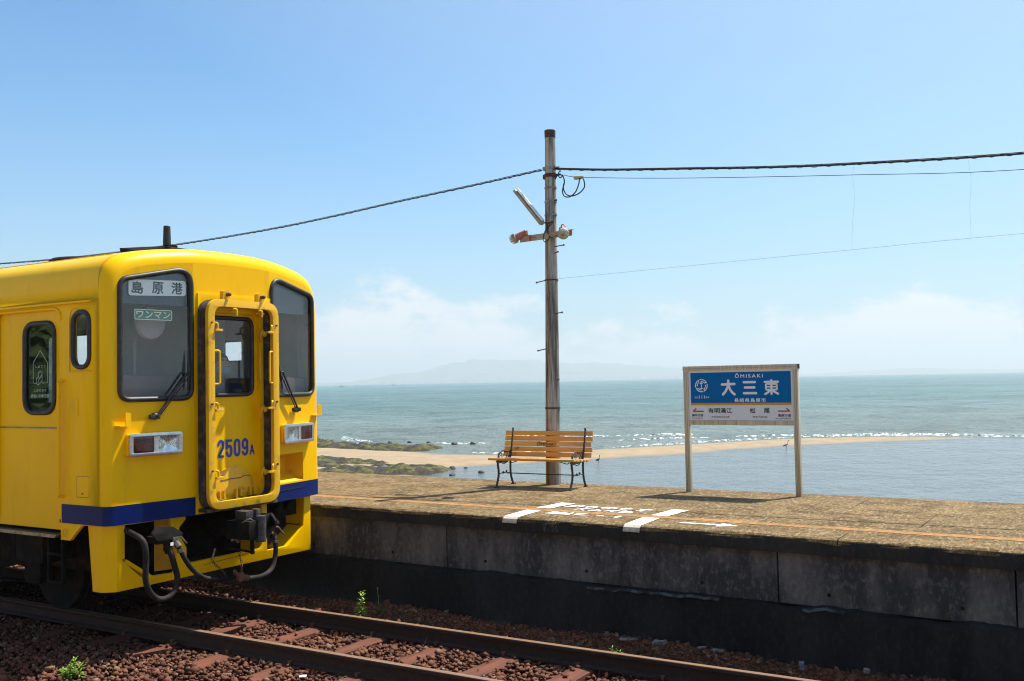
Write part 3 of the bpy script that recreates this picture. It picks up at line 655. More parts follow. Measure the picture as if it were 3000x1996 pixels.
hill(10600, [(-60, 15), (-50, 28), (-44, 24), (-40, 28), (-36, 18), (-30, 26), (-25, 18), (-18, 10)], 'hill', 900)
mb = MB(); r3 = random.Random(5)
for i in range(46):
    a = R(r3.uniform(-39, -22)); d = 10100; s_ = r3.uniform(.5, 1); mb.box((math.sin(a)*d, math.cos(a)*d, SEA+9*s_), (r3.uniform(30, 150), 60, 24*s_))
for a in (-33.3, -28.6, -28.0):
    x, y = math.sin(R(a))*10000, math.cos(R(a))*10000
    mb.box((x-45, y, SEA+35), (7, 7, 80)).box((x+45, y, SEA+35), (7, 7, 80)).box((x, y, SEA+76), (190, 9, 9))
tag(mb.build('harbour_works', 'interior'), kind='stuff')

# wooded bank on the landward side, mirrored in the side windows
M['hedge'] = simple('dark_woodland', (.03, .06, .01), (.10, .15, .03), 1.1, .42, .62, rough=.9)
mb = MB(); nx, nz = 150, 26; vs = []
for i in range(nx+1):
    for j in range(nz+1):
        x = -80+120*i/nx; t = j/nz; vs.append((x, -20-6*t+1.6*fbm(x*.35, t*4, 1)+.7*fbm(x*1.2, t*10, 4), -.4+7.5*t*(1+.22*fbm(x*.2, 3))))
mb.add(vs, [(i*(nz+1)+j, i*(nz+1)+j+1, (i+1)*(nz+1)+j+1, (i+1)*(nz+1)+j) for i in range(nx) for j in range(nz)]); o = mb.build('woodland', 'hedge'); o['kind'] = 'stuff'

# the air over the bay
q = NB('haze_air'); q.n.remove(q.b); vp = q.n.new('ShaderNodeVolumePrincipled'); vp.inputs['Color'].default_value = (.80, .91, .95, 1); vp.inputs['Density'].default_value = 1.95e-4; vp.inputs['Anisotropy'].default_value = .2
q.l.new(vp.outputs[0], q.out.inputs['Volume']); M['haze'] = q.m
mb = MB(); mb.span((-14500, -600, SEA-1.2), (14500, 14800, 310)); o = mb.build('haze', 'haze'); o['kind'] = 'stuff'; o.display_type = 'WIRE'


# ================================================================== TRAIN
YC, HW, XF = 7.24, 1.42, -7.85
TO = (XF, YC, 0)
train = empty('train_car', TO, 0, 'yellow diesel rail car with a blue band and a gangway frame on its front', 'train')
def T(): return MB(TO)
def xf(dy): return XF-.12*max(0, abs(dy)-.517)/.853
half = [(1.42, 1.07), (1.42, 3.16), (1.418, 3.29), (1.410, 3.38), (1.39, 3.455), (1.352, 3.52), (1.29, 3.572), (1.19, 3.617), (1.04, 3.655), (.85, 3.686), (.64, 3.712), (.42, 3.728), (.2, 3.735), (0, 3.736)]
prof = half+[(-a, b) for a, b in half[-2::-1]]
npf = len(prof)
def pn(i):
    a = Vector(prof[max(i-1, 0)]); b = Vector(prof[min(i+1, npf-1)]); t = (b-a).normalized()
    if i in (0, npf-1): t = Vector((0, 1 if i == 0 else -1))
    return Vector((t.y, -t.x))
nrm2 = [pn(i) for i in range(npf)]
def rr_(z): return .065+.085*min(1, max(0, (z-3.05)/.45))
def ring(th):
    out = []
    for i, (a, z) in enumerate(prof):
        r_ = rr_(z); p = Vector((a, z))-nrm2[i]*r_*(1-math.cos(th)); out.append((xf(p.x)-r_+r_*math.sin(th), YC+p.x, p.y))
    return out
body_bm = T()
rings = [[(-8.09, YC+a, z) for a, z in prof]]+[ring(R(t)) for t in (0, 11, 22, 34, 45, 56, 67, 78, 90)]
vs = [p for r_ in rings for p in r_]
body_bm.add(vs, [(i*npf+j, i*npf+j+1, (i+1)*npf+j+1, (i+1)*npf+j) for i in range(len(rings)-1) for j in range(npf-1)])
roof_i = [i for i, (a, z) in enumerate(prof) if z >= 3.15]; XB = -30
rf = [(x, YC+prof[i][0], prof[i][1]) for x in (-8.09, XB) for i in roof_i]; k = len(roof_i)
body_bm.add(rf, [(j, j+1, k+j+1, k+j) for j in range(k-1)])
# side walls with their openings
DOOR = rect(-9.72, 1.0, -8.66, 3.105, 0); DOOR = rpoly([(-9.72, .985), (-8.66, .985), (-8.66, 3.115), (-9.72, 3.115)], [0, 0, .12, .10])
CABW = rpoly([(-8.465, 2.54), (-8.215, 2.54), (-8.215, 3.06), (-8.465, 3.06)], .122, 7)
side_near = [(-8.09, 3.16), (XB, 3.16), (XB, 1.07), (-9.72, 1.07), (-9.72, .985), (-8.66, .985), (-8.66, .905), (-8.52, .905), (-8.345, 1.055), (-8.345, 1.07), (-8.09, 1.07)]
nearw = [rect(-12.0, 2.0, -10.5, 2.95, .1), rect(-13.8, 2.0, -12.3, 2.95, .1)]
side_near = [(-8.09, 3.16), (XB, 3.16), (XB, .985), (-9.72, .985)]+[p for p in DOOR[::-1] if p not in ((-9.72, .985), (-8.66, .985))][::-1]*0+[(-9.72, .985)]*0
# the door opening is cut as a notch from below so that the sill stays open
notch = [p for p in DOOR if p[1] > 1.0]
side_near = [(-8.09, 3.16), (XB, 3.16), (XB, 1.07), (-9.72-.0, 1.07)]+notch[::-1]+[(-8.66, .905), (-8.52, .905), (-8.345, 1.055), (-8.09, 1.07)]
ysn, ysf = YC-HW, YC+HW
body_bm.prism(side_near, [CABW]+nearw, lambda a, b: (a, ysn, b), lambda a, b: (a, ysn+.035, b))
FARW = [rect(-13.2, 2.1, -11.7, 3.1, .1), rect(-9.55, 2.63, -9.2, 2.90, .05), rect(-17.0, 2.1, -14, 3.1, .1)]
body_bm.prism([(-8.09, 3.16), (XB, 3.16), (XB, 1.07), (-8.09, 1.07)], FARW, lambda a, b: (a, ysf, b), lambda a, b: (a, ysf-.035, b))
body = body_bm.build('body', 'yellow', train, smooth=True, ang=28)
# flat front: centre and two facets that fall back, with the windscreen openings
inner = ring(R(90)); fo = [(p[1]-YC, p[2]) for p in inner]
def zroof(d):
    d = abs(d); pts = sorted(fo[:npf//2+1]); return float(np.interp(d, [p[0] for p in pts], [p[1] for p in pts]))
WIN_R = [(.545, 2.225), (1.265, 2.225), (1.265, 3.345), (.60, 3.51)]
WIN_R = rpoly([(.545, 2.225), (1.29, 2.225), (1.29, 3.355), (.545, 3.515)], [.10, .10, .10, .15], 7)
WIN_L = [(-a, b) for a, b in WIN_R][::-1]
REC_R = rect(.68, 1.262, 1.10, 1.575, .01)
edge = sorted([p for p in fo[:npf//2+1] if p[0] > .53])
fac_R = [(.517, 1.07), (fo[0][0], 1.07)]+[p for p in fo[1:npf//2+1] if p[0] > .53]+[(.517, zroof(.517))]
fac_L = [(-a, b) for a, b in fac_R][::-1]
mid = [p for p in fo[1:npf-1] if abs(p[0]) < .51]
DOORH = rect(-.37, 1.10, .37, 3.09, .05)
cen = [(-.517, 1.07), (.517, 1.07), (.517, zroof(.517))]+mid+[(-.517, zroof(.517))]
ff = lambda off: (lambda a, b: (xf(a)+off, YC+a, b))
mb = T(); mb.sheet(fac_R, [WIN_R, REC_R], ff(0)); mb.sheet(fac_L, [WIN_L], ff(0)); mb.sheet(cen, [DOORH], ff(0)); mb.build('front_panel', 'yellow', train)
# step recess in the facet beside the gangway
mb = T(); f0, f1 = ff(0), (lambda a, b: (xf(a)-.20, YC+(a if a < .9 else a-.06), b+(.09 if b < 1.4 else -.05)))
k = len(REC_R); vs = [f0(*p) for p in REC_R]+[f1(*p) for p in REC_R]; mb.add(vs, [(i, (i+1) % k, k+(i+1) % k, k+i) for i in range(k)]+[tuple(range(k, 2*k))]); mb.build('step_recess', 'yellow_worn', train)

# windscreens: rubber, glass, sun band, boards
def windscreen(W_, sgn):
    mb = T(); loop = [ff(.006)(*p) for p in W_]; mb.tube(loop, .026, 8, close=True); g_ = mb.build('window_gasket', 'rubber', train, smooth=True, ang=60)
    mb = T(); mb.sheet(W_, [], ff(-.006)); mb.build('windscreen', 'glass', g_)
    zb = 3.135; tp = [p for p in W_ if p[1] > zb]; xs = [p[0] for p in W_]; band = tp+([] if False else [])
    lo, hi = min(xs)+.004, max(xs)-.004
    ordered = [(hi, zb)]+sorted(tp, key=lambda p: math.atan2(p[1]-3.2, p[0]-(lo+hi)/2))+[(lo, zb)]
    c0 = Vector(((lo+hi)/2, 3.15)); ordered = sorted(set(ordered), key=lambda p: math.atan2(p[1]-c0.y-.0, p[0]-c0.x))
    mb = T(); mb.sheet(ordered, [], ff(-.036)); mb.build('sun_band', 'tint', g_)
    return g_
gL = windscreen(WIN_L, -1); gR = windscreen(WIN_R, 1)
mb = T(); mb.prism(rpoly([(-1.185, 3.21), (-.585, 3.235), (-.585, 3.385), (-1.185, 3.365)], .03), [], ff(-.028), ff(-.0175)); db = mb.build('destination_board', 'white_board', train)
for ch, x in (('島', -1.155), ('原', -.945), ('港', -.74)): mb = T(); put_text(mb, ch, (x, 3.233+(x+1.17)*.04, x+.115, 3.345+(x+1.17)*.04), ff(-.0165), .028); mb.build('destination_character', 'ink', db)
mb = T(); mb.prism(rect(-1.125, 2.985, -.735, 3.085, .012), [], ff(-.030), ff(-.022)); ob = mb.build('one_man_plate', 'green_plate', train)
mb = T(); put_text(mb, 'ワンマン', (-1.105, 3.003, -.755, 3.068), ff(-.0205), .03); mb.build('plate_text', 'cream', ob)
mb = T(); mb.prism(rect(-1.125, 2.985, -.735, 3.085, .012), [rect(-1.119, 2.991, -.741, 3.079, .01)], ff(-.022), ff(-.0208)); mb.build('plate_border', 'white_board', ob)
# cab fan, wiring posts, console, linings, partition
cx = XF-.30; mb = T(); mb.lathe((cx, YC-.80, 2.975), [(.03, .05), (.16, .03), (.172, .0), (.16, -.03), (.03, -.06)], (1, 0, 0), 28); fan = mb.build('cab_fan', 'fan_grey', train, smooth=True, ang=40)
mb = T(); mb.cyl((cx, YC-.80, 3.0), (cx-.1, YC-.80, 3.5), .015); mb.build('fan_bracket', 'interior', fan)
for y0, y1, z1 in ((-1.28, -.45, 2.46), (.45, 1.28, 2.42)): mb = T(); mb.span((XF-.62, YC+y0, 1.95), (XF-.17, YC+y1, z1)); mb.build('control_desk', 'console', train, bevel=.03)
mb = T()
ip = [(-1.30, 1.1), (1.30, 1.1), (1.30, 3.45), (-1.30, 3.45)]
mb.prism(ip, [rect(-1.12, 2.2, -.5, 2.95, .05)], lambda a, b: (XF-1.55, YC+a, b), lambda a, b: (XF-1.59, YC+a, b)); mb.build('cab_partition', 'interior', train)
mb = T(); mb.span((XB, YC-1.33, 1.06), (XF-.14, YC+1.33, 1.10)); mb.build('floor', 'console', train)
mb = T(); mb.span((XB, YC-1.2, 3.46), (XF-.28, YC+1.2, 3.49)); mb.build('ceiling', 'interior_light', train)
mb = T(); mb.sheet([(-8.10, 3.4), (XB, 3.4), (XB, 1.1), (-8.10, 1.1)], FARW, lambda a, b: (a, ysf-.042, b)); mb.sheet([(-8.10, 3.4), (XB, 3.4), (XB, 1.1), (-9.8, 1.1), (-9.8, 3.15), (-8.62, 3.15), (-8.62, 1.1), (-8.10, 1.1)], [CABW]+nearw, lambda a, b: (a, ysn+.042, b)); mb.build('side_lining', 'interior', train)
mb = T(); mb.sheet([(a*.985, b) for a, b in fac_L], [WIN_L], ff(-.035)); mb.sheet([(a*.985, b) for a, b in fac_R], [WIN_R], ff(-.21)); mb.build('front_lining', 'interior', train)
for x0, y0, h in ((-8.5, -.72, .95), (-8.45, .95, .9)):
    mb = T(); mb.span((x0, YC+y0, 1.9), (x0-.03, YC+y0+.03, 1.9+h)); mb.build('cab_post', 'fan_grey', train)
mb = T(); mb.span((-9.1, YC+.48, 1.1), (-8.65, YC+.95, 1.62)).span((-9.16, YC+.48, 1.6), (-9.1, YC+.95, 2.2)); mb.build('driver_seat', 'console', train, bevel=.03)

# gangway: backing plate, bellows, frame, door
mb = T(); mb.prism(rect(-.47, 1.09, .56, 3.275), [DOORH], ff(.0), lambda a, b: (XF+.014, YC+a, b)); mb.build('backing_plate', 'yellow', train, bevel=.003)
GO = rect(-.49, 1.112, .47, 3.21, .165, 9); GI = rect(-.408, 1.19, .388, 3.135, .105, 9)
def gl(x): return lambda a, b: (x, YC+a, b)
loops = []
xs = np.linspace(XF+.016, XF+.14, 15)
for i, x in enumerate(xs):
    k = .0 if i % 2 else -.022; e = .012*math.sin(i*1.7)
    loops.append([(x, YC-.01+(a+.01)*(1+k)+e*.2, 2.16+(b-2.16)*(1+k*.45)-.012*(1-(2*i/14-1)**2)*(b < 1.4)+.006*fbm(a*5+i, b*3)) for a, b in GO])
k = len(GO); mb = T(); mb.add([p for lp in loops for p in lp], [(i*k+j, i*k+(j+1) % k, (i+1)*k+(j+1) % k, (i+1)*k+j) for i in range(len(xs)-1) for j in range(k)])
loops2 = []
for i, x in enumerate(xs):
    kk = .0 if i % 2 else .022
    loops2.append([(x, YC-.01+(a+.01)*(1.03+kk), 2.16+(b-2.16)*(1.015+kk*.4)) for a, b in GI])
k = len(GI); mb.add([p for lp in loops2 for p in lp], [(i*k+j, i*k+(j+1) % k, (i+1)*k+(j+1) % k, (i+1)*k+j) for i in range(len(xs)-1) for j in range(k)])
mb.build('gangway_bellows', 'canvas', train, smooth=True, ang=50)
XG = XF+.14
mb = T(); mb.prism(GO, [GI], gl(XG), gl(XG+.045)); gf = mb.build('gangway_frame', 'yellow_worn', train, bevel=.006)
mb = T(); mb.prism(rect(-.485, 1.09, .465, 1.125, .01), [], gl(XG-.12), gl(XG+.01)); mb.build('bottom_lip', 'canvas', gf)
# lugs with bolts above the frame
for a in (-.235, .235):
    mb = T(); mb.prism(rpoly([(a-.04, 3.19), (a+.05, 3.19), (a+.05, 3.31), (a-.04, 3.31)], [0, 0, .044, .044], 6), [], gl(XG-.03), gl(XG+.02)); mb.span((XG-.05, YC+a-.02, 3.195), (XG+.03, YC+a+.11, 3.208)); lg = mb.build('lifting_lug', 'yellow_dirty', gf, bevel=.003)
    mb = T(); mb.cyl((XG+.01, YC+a+.012, 3.262), (XG+.06, YC+a+.012, 3.262), .019); mb.lathe((XG+.06, YC+a+.012, 3.262), [(.019, 0), (.016, .008), (.008, .013)], (1, 0, 0), 14); mb.build('lug_bolt', 'rust', lg, smooth=True)
# latches on the frame's inner edge and grab handles
def latch(a, b, sg):
    mb = T(); mb.tube(bez([(XG+.03, YC+a, b+.07), (XG+.05, YC+a+sg*.025, b+.06), (XG+.05, YC+a+sg*.03, b+.02), (XG+.05, YC+a+sg*.035, b)], 5), .012, 8)
    mb.span((XG+.03, YC+a-.0*sg, b-.016), (XG+.065, YC+a+sg*.085, b+.008)); mb.build('latch', 'yellow_worn', gf, bevel=.003)
for b in (2.90, 2.10, 1.43): latch(-.405, b, 1); latch(.385, b, -1)
for a in (-.13, .22):
    mb = T(); mb.tube(bez([(XG+.03, YC+a-.03, 3.12), (XG+.05, YC+a, 3.11), (XG+.05, YC+a, 3.05)], 5), .013, 8).span((XG-.05, YC+a-.0, 3.09), (XG-.03, YC+a+.12, 3.102)); mb.build('latch', 'yellow_worn', gf)
for a in (.30,):
    for b in (2.86, 2.06, 1.40):
        mb = T(); mb.tube(bez([(XF+.05, YC+a+.07, b+.06), (XF+.09, YC+a+.02, b+.05), (XF+.09, YC+a, b), (XF+.06, YC+a+.03, b-.06)], 5), .014, 8); mb.lathe((XF+.05, YC+a+.05, b+.02), [(.03, 0), (.03, .05), (.018, .06)], (1, 0, 0), 12); mb.build('hinge', 'yellow_dirty', train, smooth=True)
for a, sg, x in ((-.408, 1, XG+.03), (.388, -1, XG+.03)):
    mb = T(); mb.tube(bez([(x, YC+a, 2.69), (x+.02, YC+a+sg*.05, 2.685), (x+.02, YC+a+sg*.058, 2.63), (x+.02, YC+a+sg*.058, 2.42), (x+.02, YC+a+sg*.05, 2.365), (x, YC+a, 2.36)], 6), .011, 8); mb.build('grab_handle', 'yellow', gf, smooth=True, ang=60)
mb = T(); mb.tube(bez([(XF+.03, YC+.36, 2.70), (XF+.07, YC+.31, 2.69), (XF+.07, YC+.305, 2.60), (XF+.07, YC+.305, 2.47), (XF+.07, YC+.31, 2.40), (XF+.03, YC+.36, 2.39)], 6), .010, 8); mb.build('grab_handle', 'yellow_dirty', train, smooth=True, ang=60)
for a in (-.45, .43):
    for b in (2.97, 2.16, 1.5): mb = T(); mb.cyl((XG+.04, YC+a, b), (XG+.062, YC+a, b), .010, n=8); mb.build('frame_bolt', 'rust', gf)
# the connecting door
XD = XF-.03
mb = T(); DW = rect(-.32, 2.245, .285, 3.04, .085, 7)
mb.prism(rect(-.40, 1.09, .40, 3.10), [DW], gl(XD), gl(XD-.03)); dr = mb.build('gangway_door', 'yellow', train)
mb = T(); mb.tube([(XD+.004, YC+a, b) for a, b in DW], .022, 8, close=True); mb.build('door_gasket', 'rubber', dr, smooth=True, ang=60)
mb = T(); mb.sheet(DW, [], gl(XD-.01)); mb.build('door_glass', 'glass', dr)
mb = T(); f_ = lambda a, b: (XD+.0035, YC+a, b); 
def digit(mb, ch, x0, x1, z0, z1, wd):
    cx0, cx1, a, b = x0+wd/2, x1-wd/2, z0+wd*.38, z1-wd*.38; mid_ = (a+b)/2; h = .62
    k = [0]
    def st(p, w_=wd, cp_=True): stroke(mb, p, w_, (lambda o_: (lambda u, v: (XD+o_, YC+u, v)))(.0035+.0002*k[0]), cp_); k[0] += 1
    rr = (cx1-cx0)/2; cm = (cx0+cx1)/2
    arc = lambda cx, cz, r_, t0, t1, n=8: [(cx+r_*math.cos(R(t)), cz+r_*1.15*math.sin(R(t))) for t in np.linspace(t0, t1, n)]
    if ch == '2': st(arc(cm, b-rr*1.15, rr, 180, 0)+[(cx1, mid_+.012), (cx0+.004, a+.012)]); st([(cx0, a), (cx1, a)], wd*.8)
    if ch == '5': st([(cx1, b), (cx0, b)], wd*.8); st([(cx0, b), (cx0, mid_)]); st([(cx0, mid_+.004)]+arc(cm, mid_-.014, rr, 120, 0)+[(cx1, a+rr)]+arc(cm, a+rr*1.15, rr, 0, -180))
    if ch == '0': st(arc(cm, b-rr*1.15, rr, 0, 180)+arc(cm, a+rr*1.15, rr, 180, 360)+[(cx1, b-rr*1.15)], wd, False)
    if ch == '9': st(arc(cm, b-rr*1.15, rr, 0, 180)+arc(cm, mid_+.022, rr, 180, 345)); st([(cx1, b-rr), (cx1, a+rr)]+arc(cm, a+rr*1.15, rr, 0, -165))
dx = .109
for i_, ch in enumerate('2509'):
    mb = T(); digit(mb, ch, -.195+dx*i_, -.195+dx*i_+.092, 1.604, 1.784, .031); mb.build('fleet_number', 'number_blue', dr)
mb = T(); f_ = lambda a, b: (XD+.0035, YC+a, b)
mb = T(); put_text(mb, 'A', (.245, 1.608, .31, 1.715), f_, .035); mb.build('fleet_letter', 'number_blue', dr)
mb = T(); arc = [(.02+.285*math.cos(t), 1.215+.30*math.sin(t)) for t in np.linspace(0, math.pi, 26)]
mb.prism([(.305, 1.215)]+arc[1:-1]+[(-.265, 1.215)], [], gl(XD+.014), gl(XD+.0005)); fp = mb.build('foot_plate', 'yellow_worn', dr, bevel=.004)
mb = T(); sc = [(x, 1.385+.05*(x+.0)+.018*fbm(x*9, 2)) for x in np.linspace(-.17, .24, 16)]
mb.sheet(sc+[(x, z-.010-.012*abs(fbm(x*8, 6))) for x, z in sc[::-1]], [], gl(XD+.0165)); mb.build('scrape', 'scrape_brown', fp)
for a in (-.17, .05, .24):
    for s2 in (-.028, .028):
        mb = T(); mb.prism([(a+s2-.012, 1.145), (a+s2+.016, 1.145), (a+s2+.004, 1.27), (a+s2-.006, 1.27)], [], gl(XD+.0165), gl(XD+.05)); mb.build('hinge_bracket', 'yellow_dirty', dr)
    mb = T(); mb.cyl((XD+.045, YC+a-.05, 1.175), (XD+.045, YC+a+.05, 1.175), .016, n=10); mb.build('hinge_pin', 'rust', dr)
mb = T(); mb.cyl((XD, YC-.27, 2.10), (XD+.05, YC-.27, 2.10), .012).span((XD+.045, YC-.29, 2.085), (XD+.062, YC-.16, 2.108)); mb.build('door_handle', 'chrome', dr, bevel=.004)
for a in (-.375, .375):
    mb = T(); mb.prism(rect(a-.02, 1.11, a+.02, 3.08), [], gl(XD), gl(XF+.012)); mb.build('door_jamb', 'yellow', train)

# lamps, wipers, tabs
for sg in (-1, 1):
    a0, a1 = (.69, 1.235); bo = rect(a0, 1.69, a1, 1.905, .035, 5)
    if sg < 0: bo = [(-a, b) for a, b in bo][::-1]
    mb = T(); mb.prism(bo, [], ff(.002), ff(.045)); lu = mb.build('headlight_housing', 'yellow', train)
    hr = rect(a0+.30, 1.722, a1-.035, 1.873, .02); hw_ = rect(a0+.045, 1.722, a0+.255, 1.873, .02)
    if sg < 0: hr, hw_ = [[(-a, b) for a, b in h][::-1] for h in (hr, hw_)]
    mb = T(); mb.prism(bo, [hr, hw_], ff(.045), ff(.066)); mb.build('bezel', 'chrome', lu, bevel=.004)
    mb = T(); mb.prism(hr, [], ff(.046), ff(.058)); mb.build('tail_lamp', 'red_lens', lu, bevel=.004)
    mb = T(); cx_, cy_ = sum(p[0] for p in hw_)/len(hw_), 1.797
    vs = [ff(.058)(*p) for p in hw_]+[ff(.05)(cx_+(p[0]-cx_)*.5, cy_+(p[1]-cy_)*.5) for p in hw_]+[ff(.047)(cx_, cy_)]; k = len(hw_)
    mb.add(vs, [(i, (i+1) % k, k+(i+1) % k, k+i) for i in range(k)]+[(k+i, k+(i+1) % k, 2*k) for i in range(k)]); mb.build('headlight_reflector', 'clear_lens', lu, smooth=True, ang=80)
    mb = T(); mb.sheet(hw_, [], ff(.061)); mb.build('headlight_glass', 'glass', lu)
    # wipers
    p0 = ff(.05)(sg*.955, 2.062) if sg > 0 else ff(.05)(-.955, 2.055); p1 = ff(.055)(sg*.68 if sg > 0 else -.62, 2.48)
    mb = T(); mb.lathe(ff(.01)(sg*.955, 2.06), [(.035, 0), (.035, .03), (.02, .05)], (1, 0, 0), 14); mb.span((p0[0]-.03, p0[1]-.07, p0[2]-.022), (p0[0]+.01, p0[1]+.04, p0[2]+.02)); wb = mb.build('wiper', 'rubber', train, bevel=.006)
    mb = T(); mb.tube([p0, p1], .011, 6).tube([(p0[0], p0[1]-.03*sg, p0[2]), (p1[0], p1[1]-.045*sg, p1[2]-.005), p1], .006, 6); mb.build('wiper_arm', 'rubber', wb)
    mb = T(); a_, b_ = (-.595, .60)[sg > 0], 2.49; q0, q1 = (ff(.03)(a_, b_+.20), ff(.03)(a_-.01, b_-.19)) if sg < 0 else (ff(.03)(.585, b_+.19), ff(.03)(.70, b_-.2))
    mb.tube([q0, ((q0[0]+q1[0])/2+.012, (q0[1]+q1[1])/2, (q0[2]+q1[2])/2), q1], [.006, .018, .006], 6); mb.build('wiper_blade', 'rubber', wb)
for a, sg in ((-1.27, 1), (1.33, 1)):
    mb = T(); x = xf(a); mb.prism(rpoly([(a-.005, 1.985), (a+.055, 1.985), (a+.055, 2.105), (a-.005, 2.105)], [0, 0, .02, .02]), [], lambda u, v: (x+.055, YC+u, v), lambda u, v: (x+.063, YC+u, v)); mb.span((x-.02, YC+a-.07, 1.978), (x+.064, YC+a+.055, 1.988)); mb.build('lamp_bracket', 'yellow', train)

# blue band round the nose and along the side
def band(z0, z1):
    mb = T(); ang_r = [R(t) for t in (0, 11, 22, 34, 45, 56, 67, 78, 90)]
    for sg in (-1, 1):
        path = [(-.503*sg*-1, None)]; pts = []
        for a in (.505, .9, 1.0): pts.append((xf(a)+.004, YC+sg*a))
        pts.append((xf(1.355)+.004, YC+sg*1.355))
        for t in ang_r[::-1]:
            p = HW-.065*(1-math.cos(t)); pts.append((xf(p)-.065+.065*math.sin(t)+.004*math.sin(t), YC+sg*(p+.004*math.cos(t))))
        if sg < 0: pts.append((-8.643, YC-HW-.004))
        else: pts.append((-12, YC+HW+.004))
        k = len(pts); mb.add([(x, y, z) for x, y in pts for z in (z0, z1)]+[(x-.0, y, z) for x, y in pts for z in (z0,)], [(2*i, 2*i+2, 2*i+3, 2*i+1) for i in range(k-1)])
    mb.add([(-9.74, YC-HW-.004, z0), (-9.74, YC-HW-.004, z1), (-14, YC-HW-.004, z1), (-14, YC-HW-.004, z0)], [(0, 1, 2, 3)])
    return mb.build('blue_band', 'blue', train, smooth=True, ang=20)
band(1.066, 1.245)
mb = T(); mb.prism([(.60, 1.178), (1.1, 1.182), (1.1, 1.186), (.60, 1.183)], [], ff(.006), ff(.01)); mb.build('seam', 'rubber', train)
mb = T(); ap = [(-1.30, 1.066), (1.30, 1.066)]
und = [(xf(a)-.004, YC+a) for a in np.linspace(-1.33, 1.33, 25)]
mb.add([(x, y, 1.068) for x, y in und]+[(-9, y, 1.068) for x, y in und], [(i, i+1, 25+i+1, 25+i) for i in range(24)]); mb.build('underside', 'iron', train)

# side: gutter, door, cab window frame, handrails, vents, hatch, sill
ys = ysn
mb = T(); mb.span((-9.75, ys-.022, 3.148), (-8.19, ys+.002, 3.168)); mb.build('rain_gutter', 'yellow', train, bevel=.004)
jamb = [(a, b) for a, b in DOOR]
mb = T(); k = len(notch); mb.add([(a, ys-.012, b) for a, b in notch]+[(a, ys+.05, b) for a, b in notch], [(i, i+1, k+i+1, k+i) for i in range(k-1)]); mb.tube([(a, ys-.006, b) for a, b in notch], .013, 6); mb.build('door_surround', 'yellow', train, smooth=True)
SW = rpoly([(-9.345, 2.115), (-8.785, 2.115), (-8.785, 2.97), (-9.345, 2.97)], [.13, .13, .11, .11], 7)
yd = ys+.032
SW = rpoly([(-9.285, 2.11), (-8.80, 2.11), (-8.80, 2.985), (-9.285, 2.985)], [.15, .15, .13, .13], 7)
mb = T(); mb.prism([(-9.72, .99), (-8.66, .99), (-8.66, 3.11), (-9.72, 3.11)], [SW], lambda a, b: (a, yd, b), lambda a, b: (a, yd+.03, b)); sd = mb.build('side_door', 'yellow', train)
mb = T(); mb.tube([(a, yd-.002, b) for a, b in SW], .026, 8, close=True); mb.build('door_gasket', 'rubber', sd, smooth=True, ang=60)
mb = T(); mb.sheet(SW, [], lambda a, b: (a, yd+.006, b)); mb.build('door_glass', 'dark_glass', sd)
mb = T(); mb.span((-9.728, yd-.006, 1.0), (-9.712, yd-.001, 3.0)); mb.build('door_gap_shadow', 'rubber', sd)  # black strip in place of the shadow in the door's edge gap
mb = T(); mb.span((-9.70, yd-.006, 1.955), (-8.67, yd+.002, 1.970)); mb.build('door_strip', 'steel', sd)
mb = T(); fs_ = lambda a, b: (a, yd-.0015, b)
def line(p, q_, w_=.006): stroke(mb, [p, q_], w_, fs_)
hx = -9.035
stroke(mb, [(hx-.06, 2.40), (hx-.115, 2.40), (hx-.115, 2.60), (hx, 2.72), (hx+.115, 2.60), (hx+.115, 2.40), (hx+.03, 2.40)], .006, fs_); mb.build('sticker_outline', 'sticker', sd)
for tx_, bx_, sp_ in (('しまてつ', (hx-.075, 2.548, hx+.085, 2.575), 1.6), ('しあわせの', (hx-.10, 2.315, hx+.10, 2.342), 1.4), ('黄色い列車王国', (hx-.15, 2.258, hx+.14, 2.29), 1.0)): mb = T(); put_text(mb, tx_, bx_, fs_, 0, sp_); mb.build('sticker_text', 'sticker', sd)
mb = T(); stroke(mb, [(hx-.03, 2.38), (hx-.065, 2.40), (hx-.065, 2.44), (hx-.03, 2.46), (hx-.03, 2.50), (hx, 2.515), (hx+.03, 2.50), (hx+.03, 2.42), (hx-.03, 2.38), (hx-.03, 2.43), (hx+.03, 2.48)], .006, fs_)
mb.build('window_sticker', 'sticker', sd)
mb = T(); cw = CABW; mb.tube([(a, ys-.004, b) for a, b in cw], .024, 8, close=True); cg = mb.build('cab_window_gasket', 'rubber', train, smooth=True, ang=60)
mb = T(); mb.sheet(cw, [], lambda a, b: (a, ys+.008, b)); mb.build('cab_window_glass', 'glass', cg)
mb = T(); mb.span((-8.516, ys-.010, 2.493), (-8.19, ys+.001, 2.504)).span((-8.522, ys-.010, 2.50), (-8.512, ys+.001, 3.04)); mb.tube(bez([(-8.516, ys-.004, 3.02), (-8.49, ys-.004, 3.085), (-8.42, ys-.004, 3.09), (-8.22, ys-.004, 3.085)], 6), .006, 6); mb.build('cab_window_frame', 'yellow_dirty', train)
def rail_(x, z0, z1):
    mb = T(); mb.tube(bez([(x, ys+.01, z1+.02), (x, ys-.045, z1), (x, ys-.05, z1-.06), (x, ys-.05, (z0+z1)/2), (x, ys-.05, z0+.06), (x, ys-.045, z0), (x, ys+.01, z0-.02)], 6), .016, 8); return mb.build('side_handrail', 'yellow', train, smooth=True, ang=60)
rail_(-8.62, 1.33, 2.40); rail_(-9.80, 1.33, 2.40)
mb = T(); mb.span((-8.545, ys-.008, 2.08), (-8.39, ys+.001, 2.24)); vg = mb.build('vent_grille', 'yellow', train, bevel=.006)
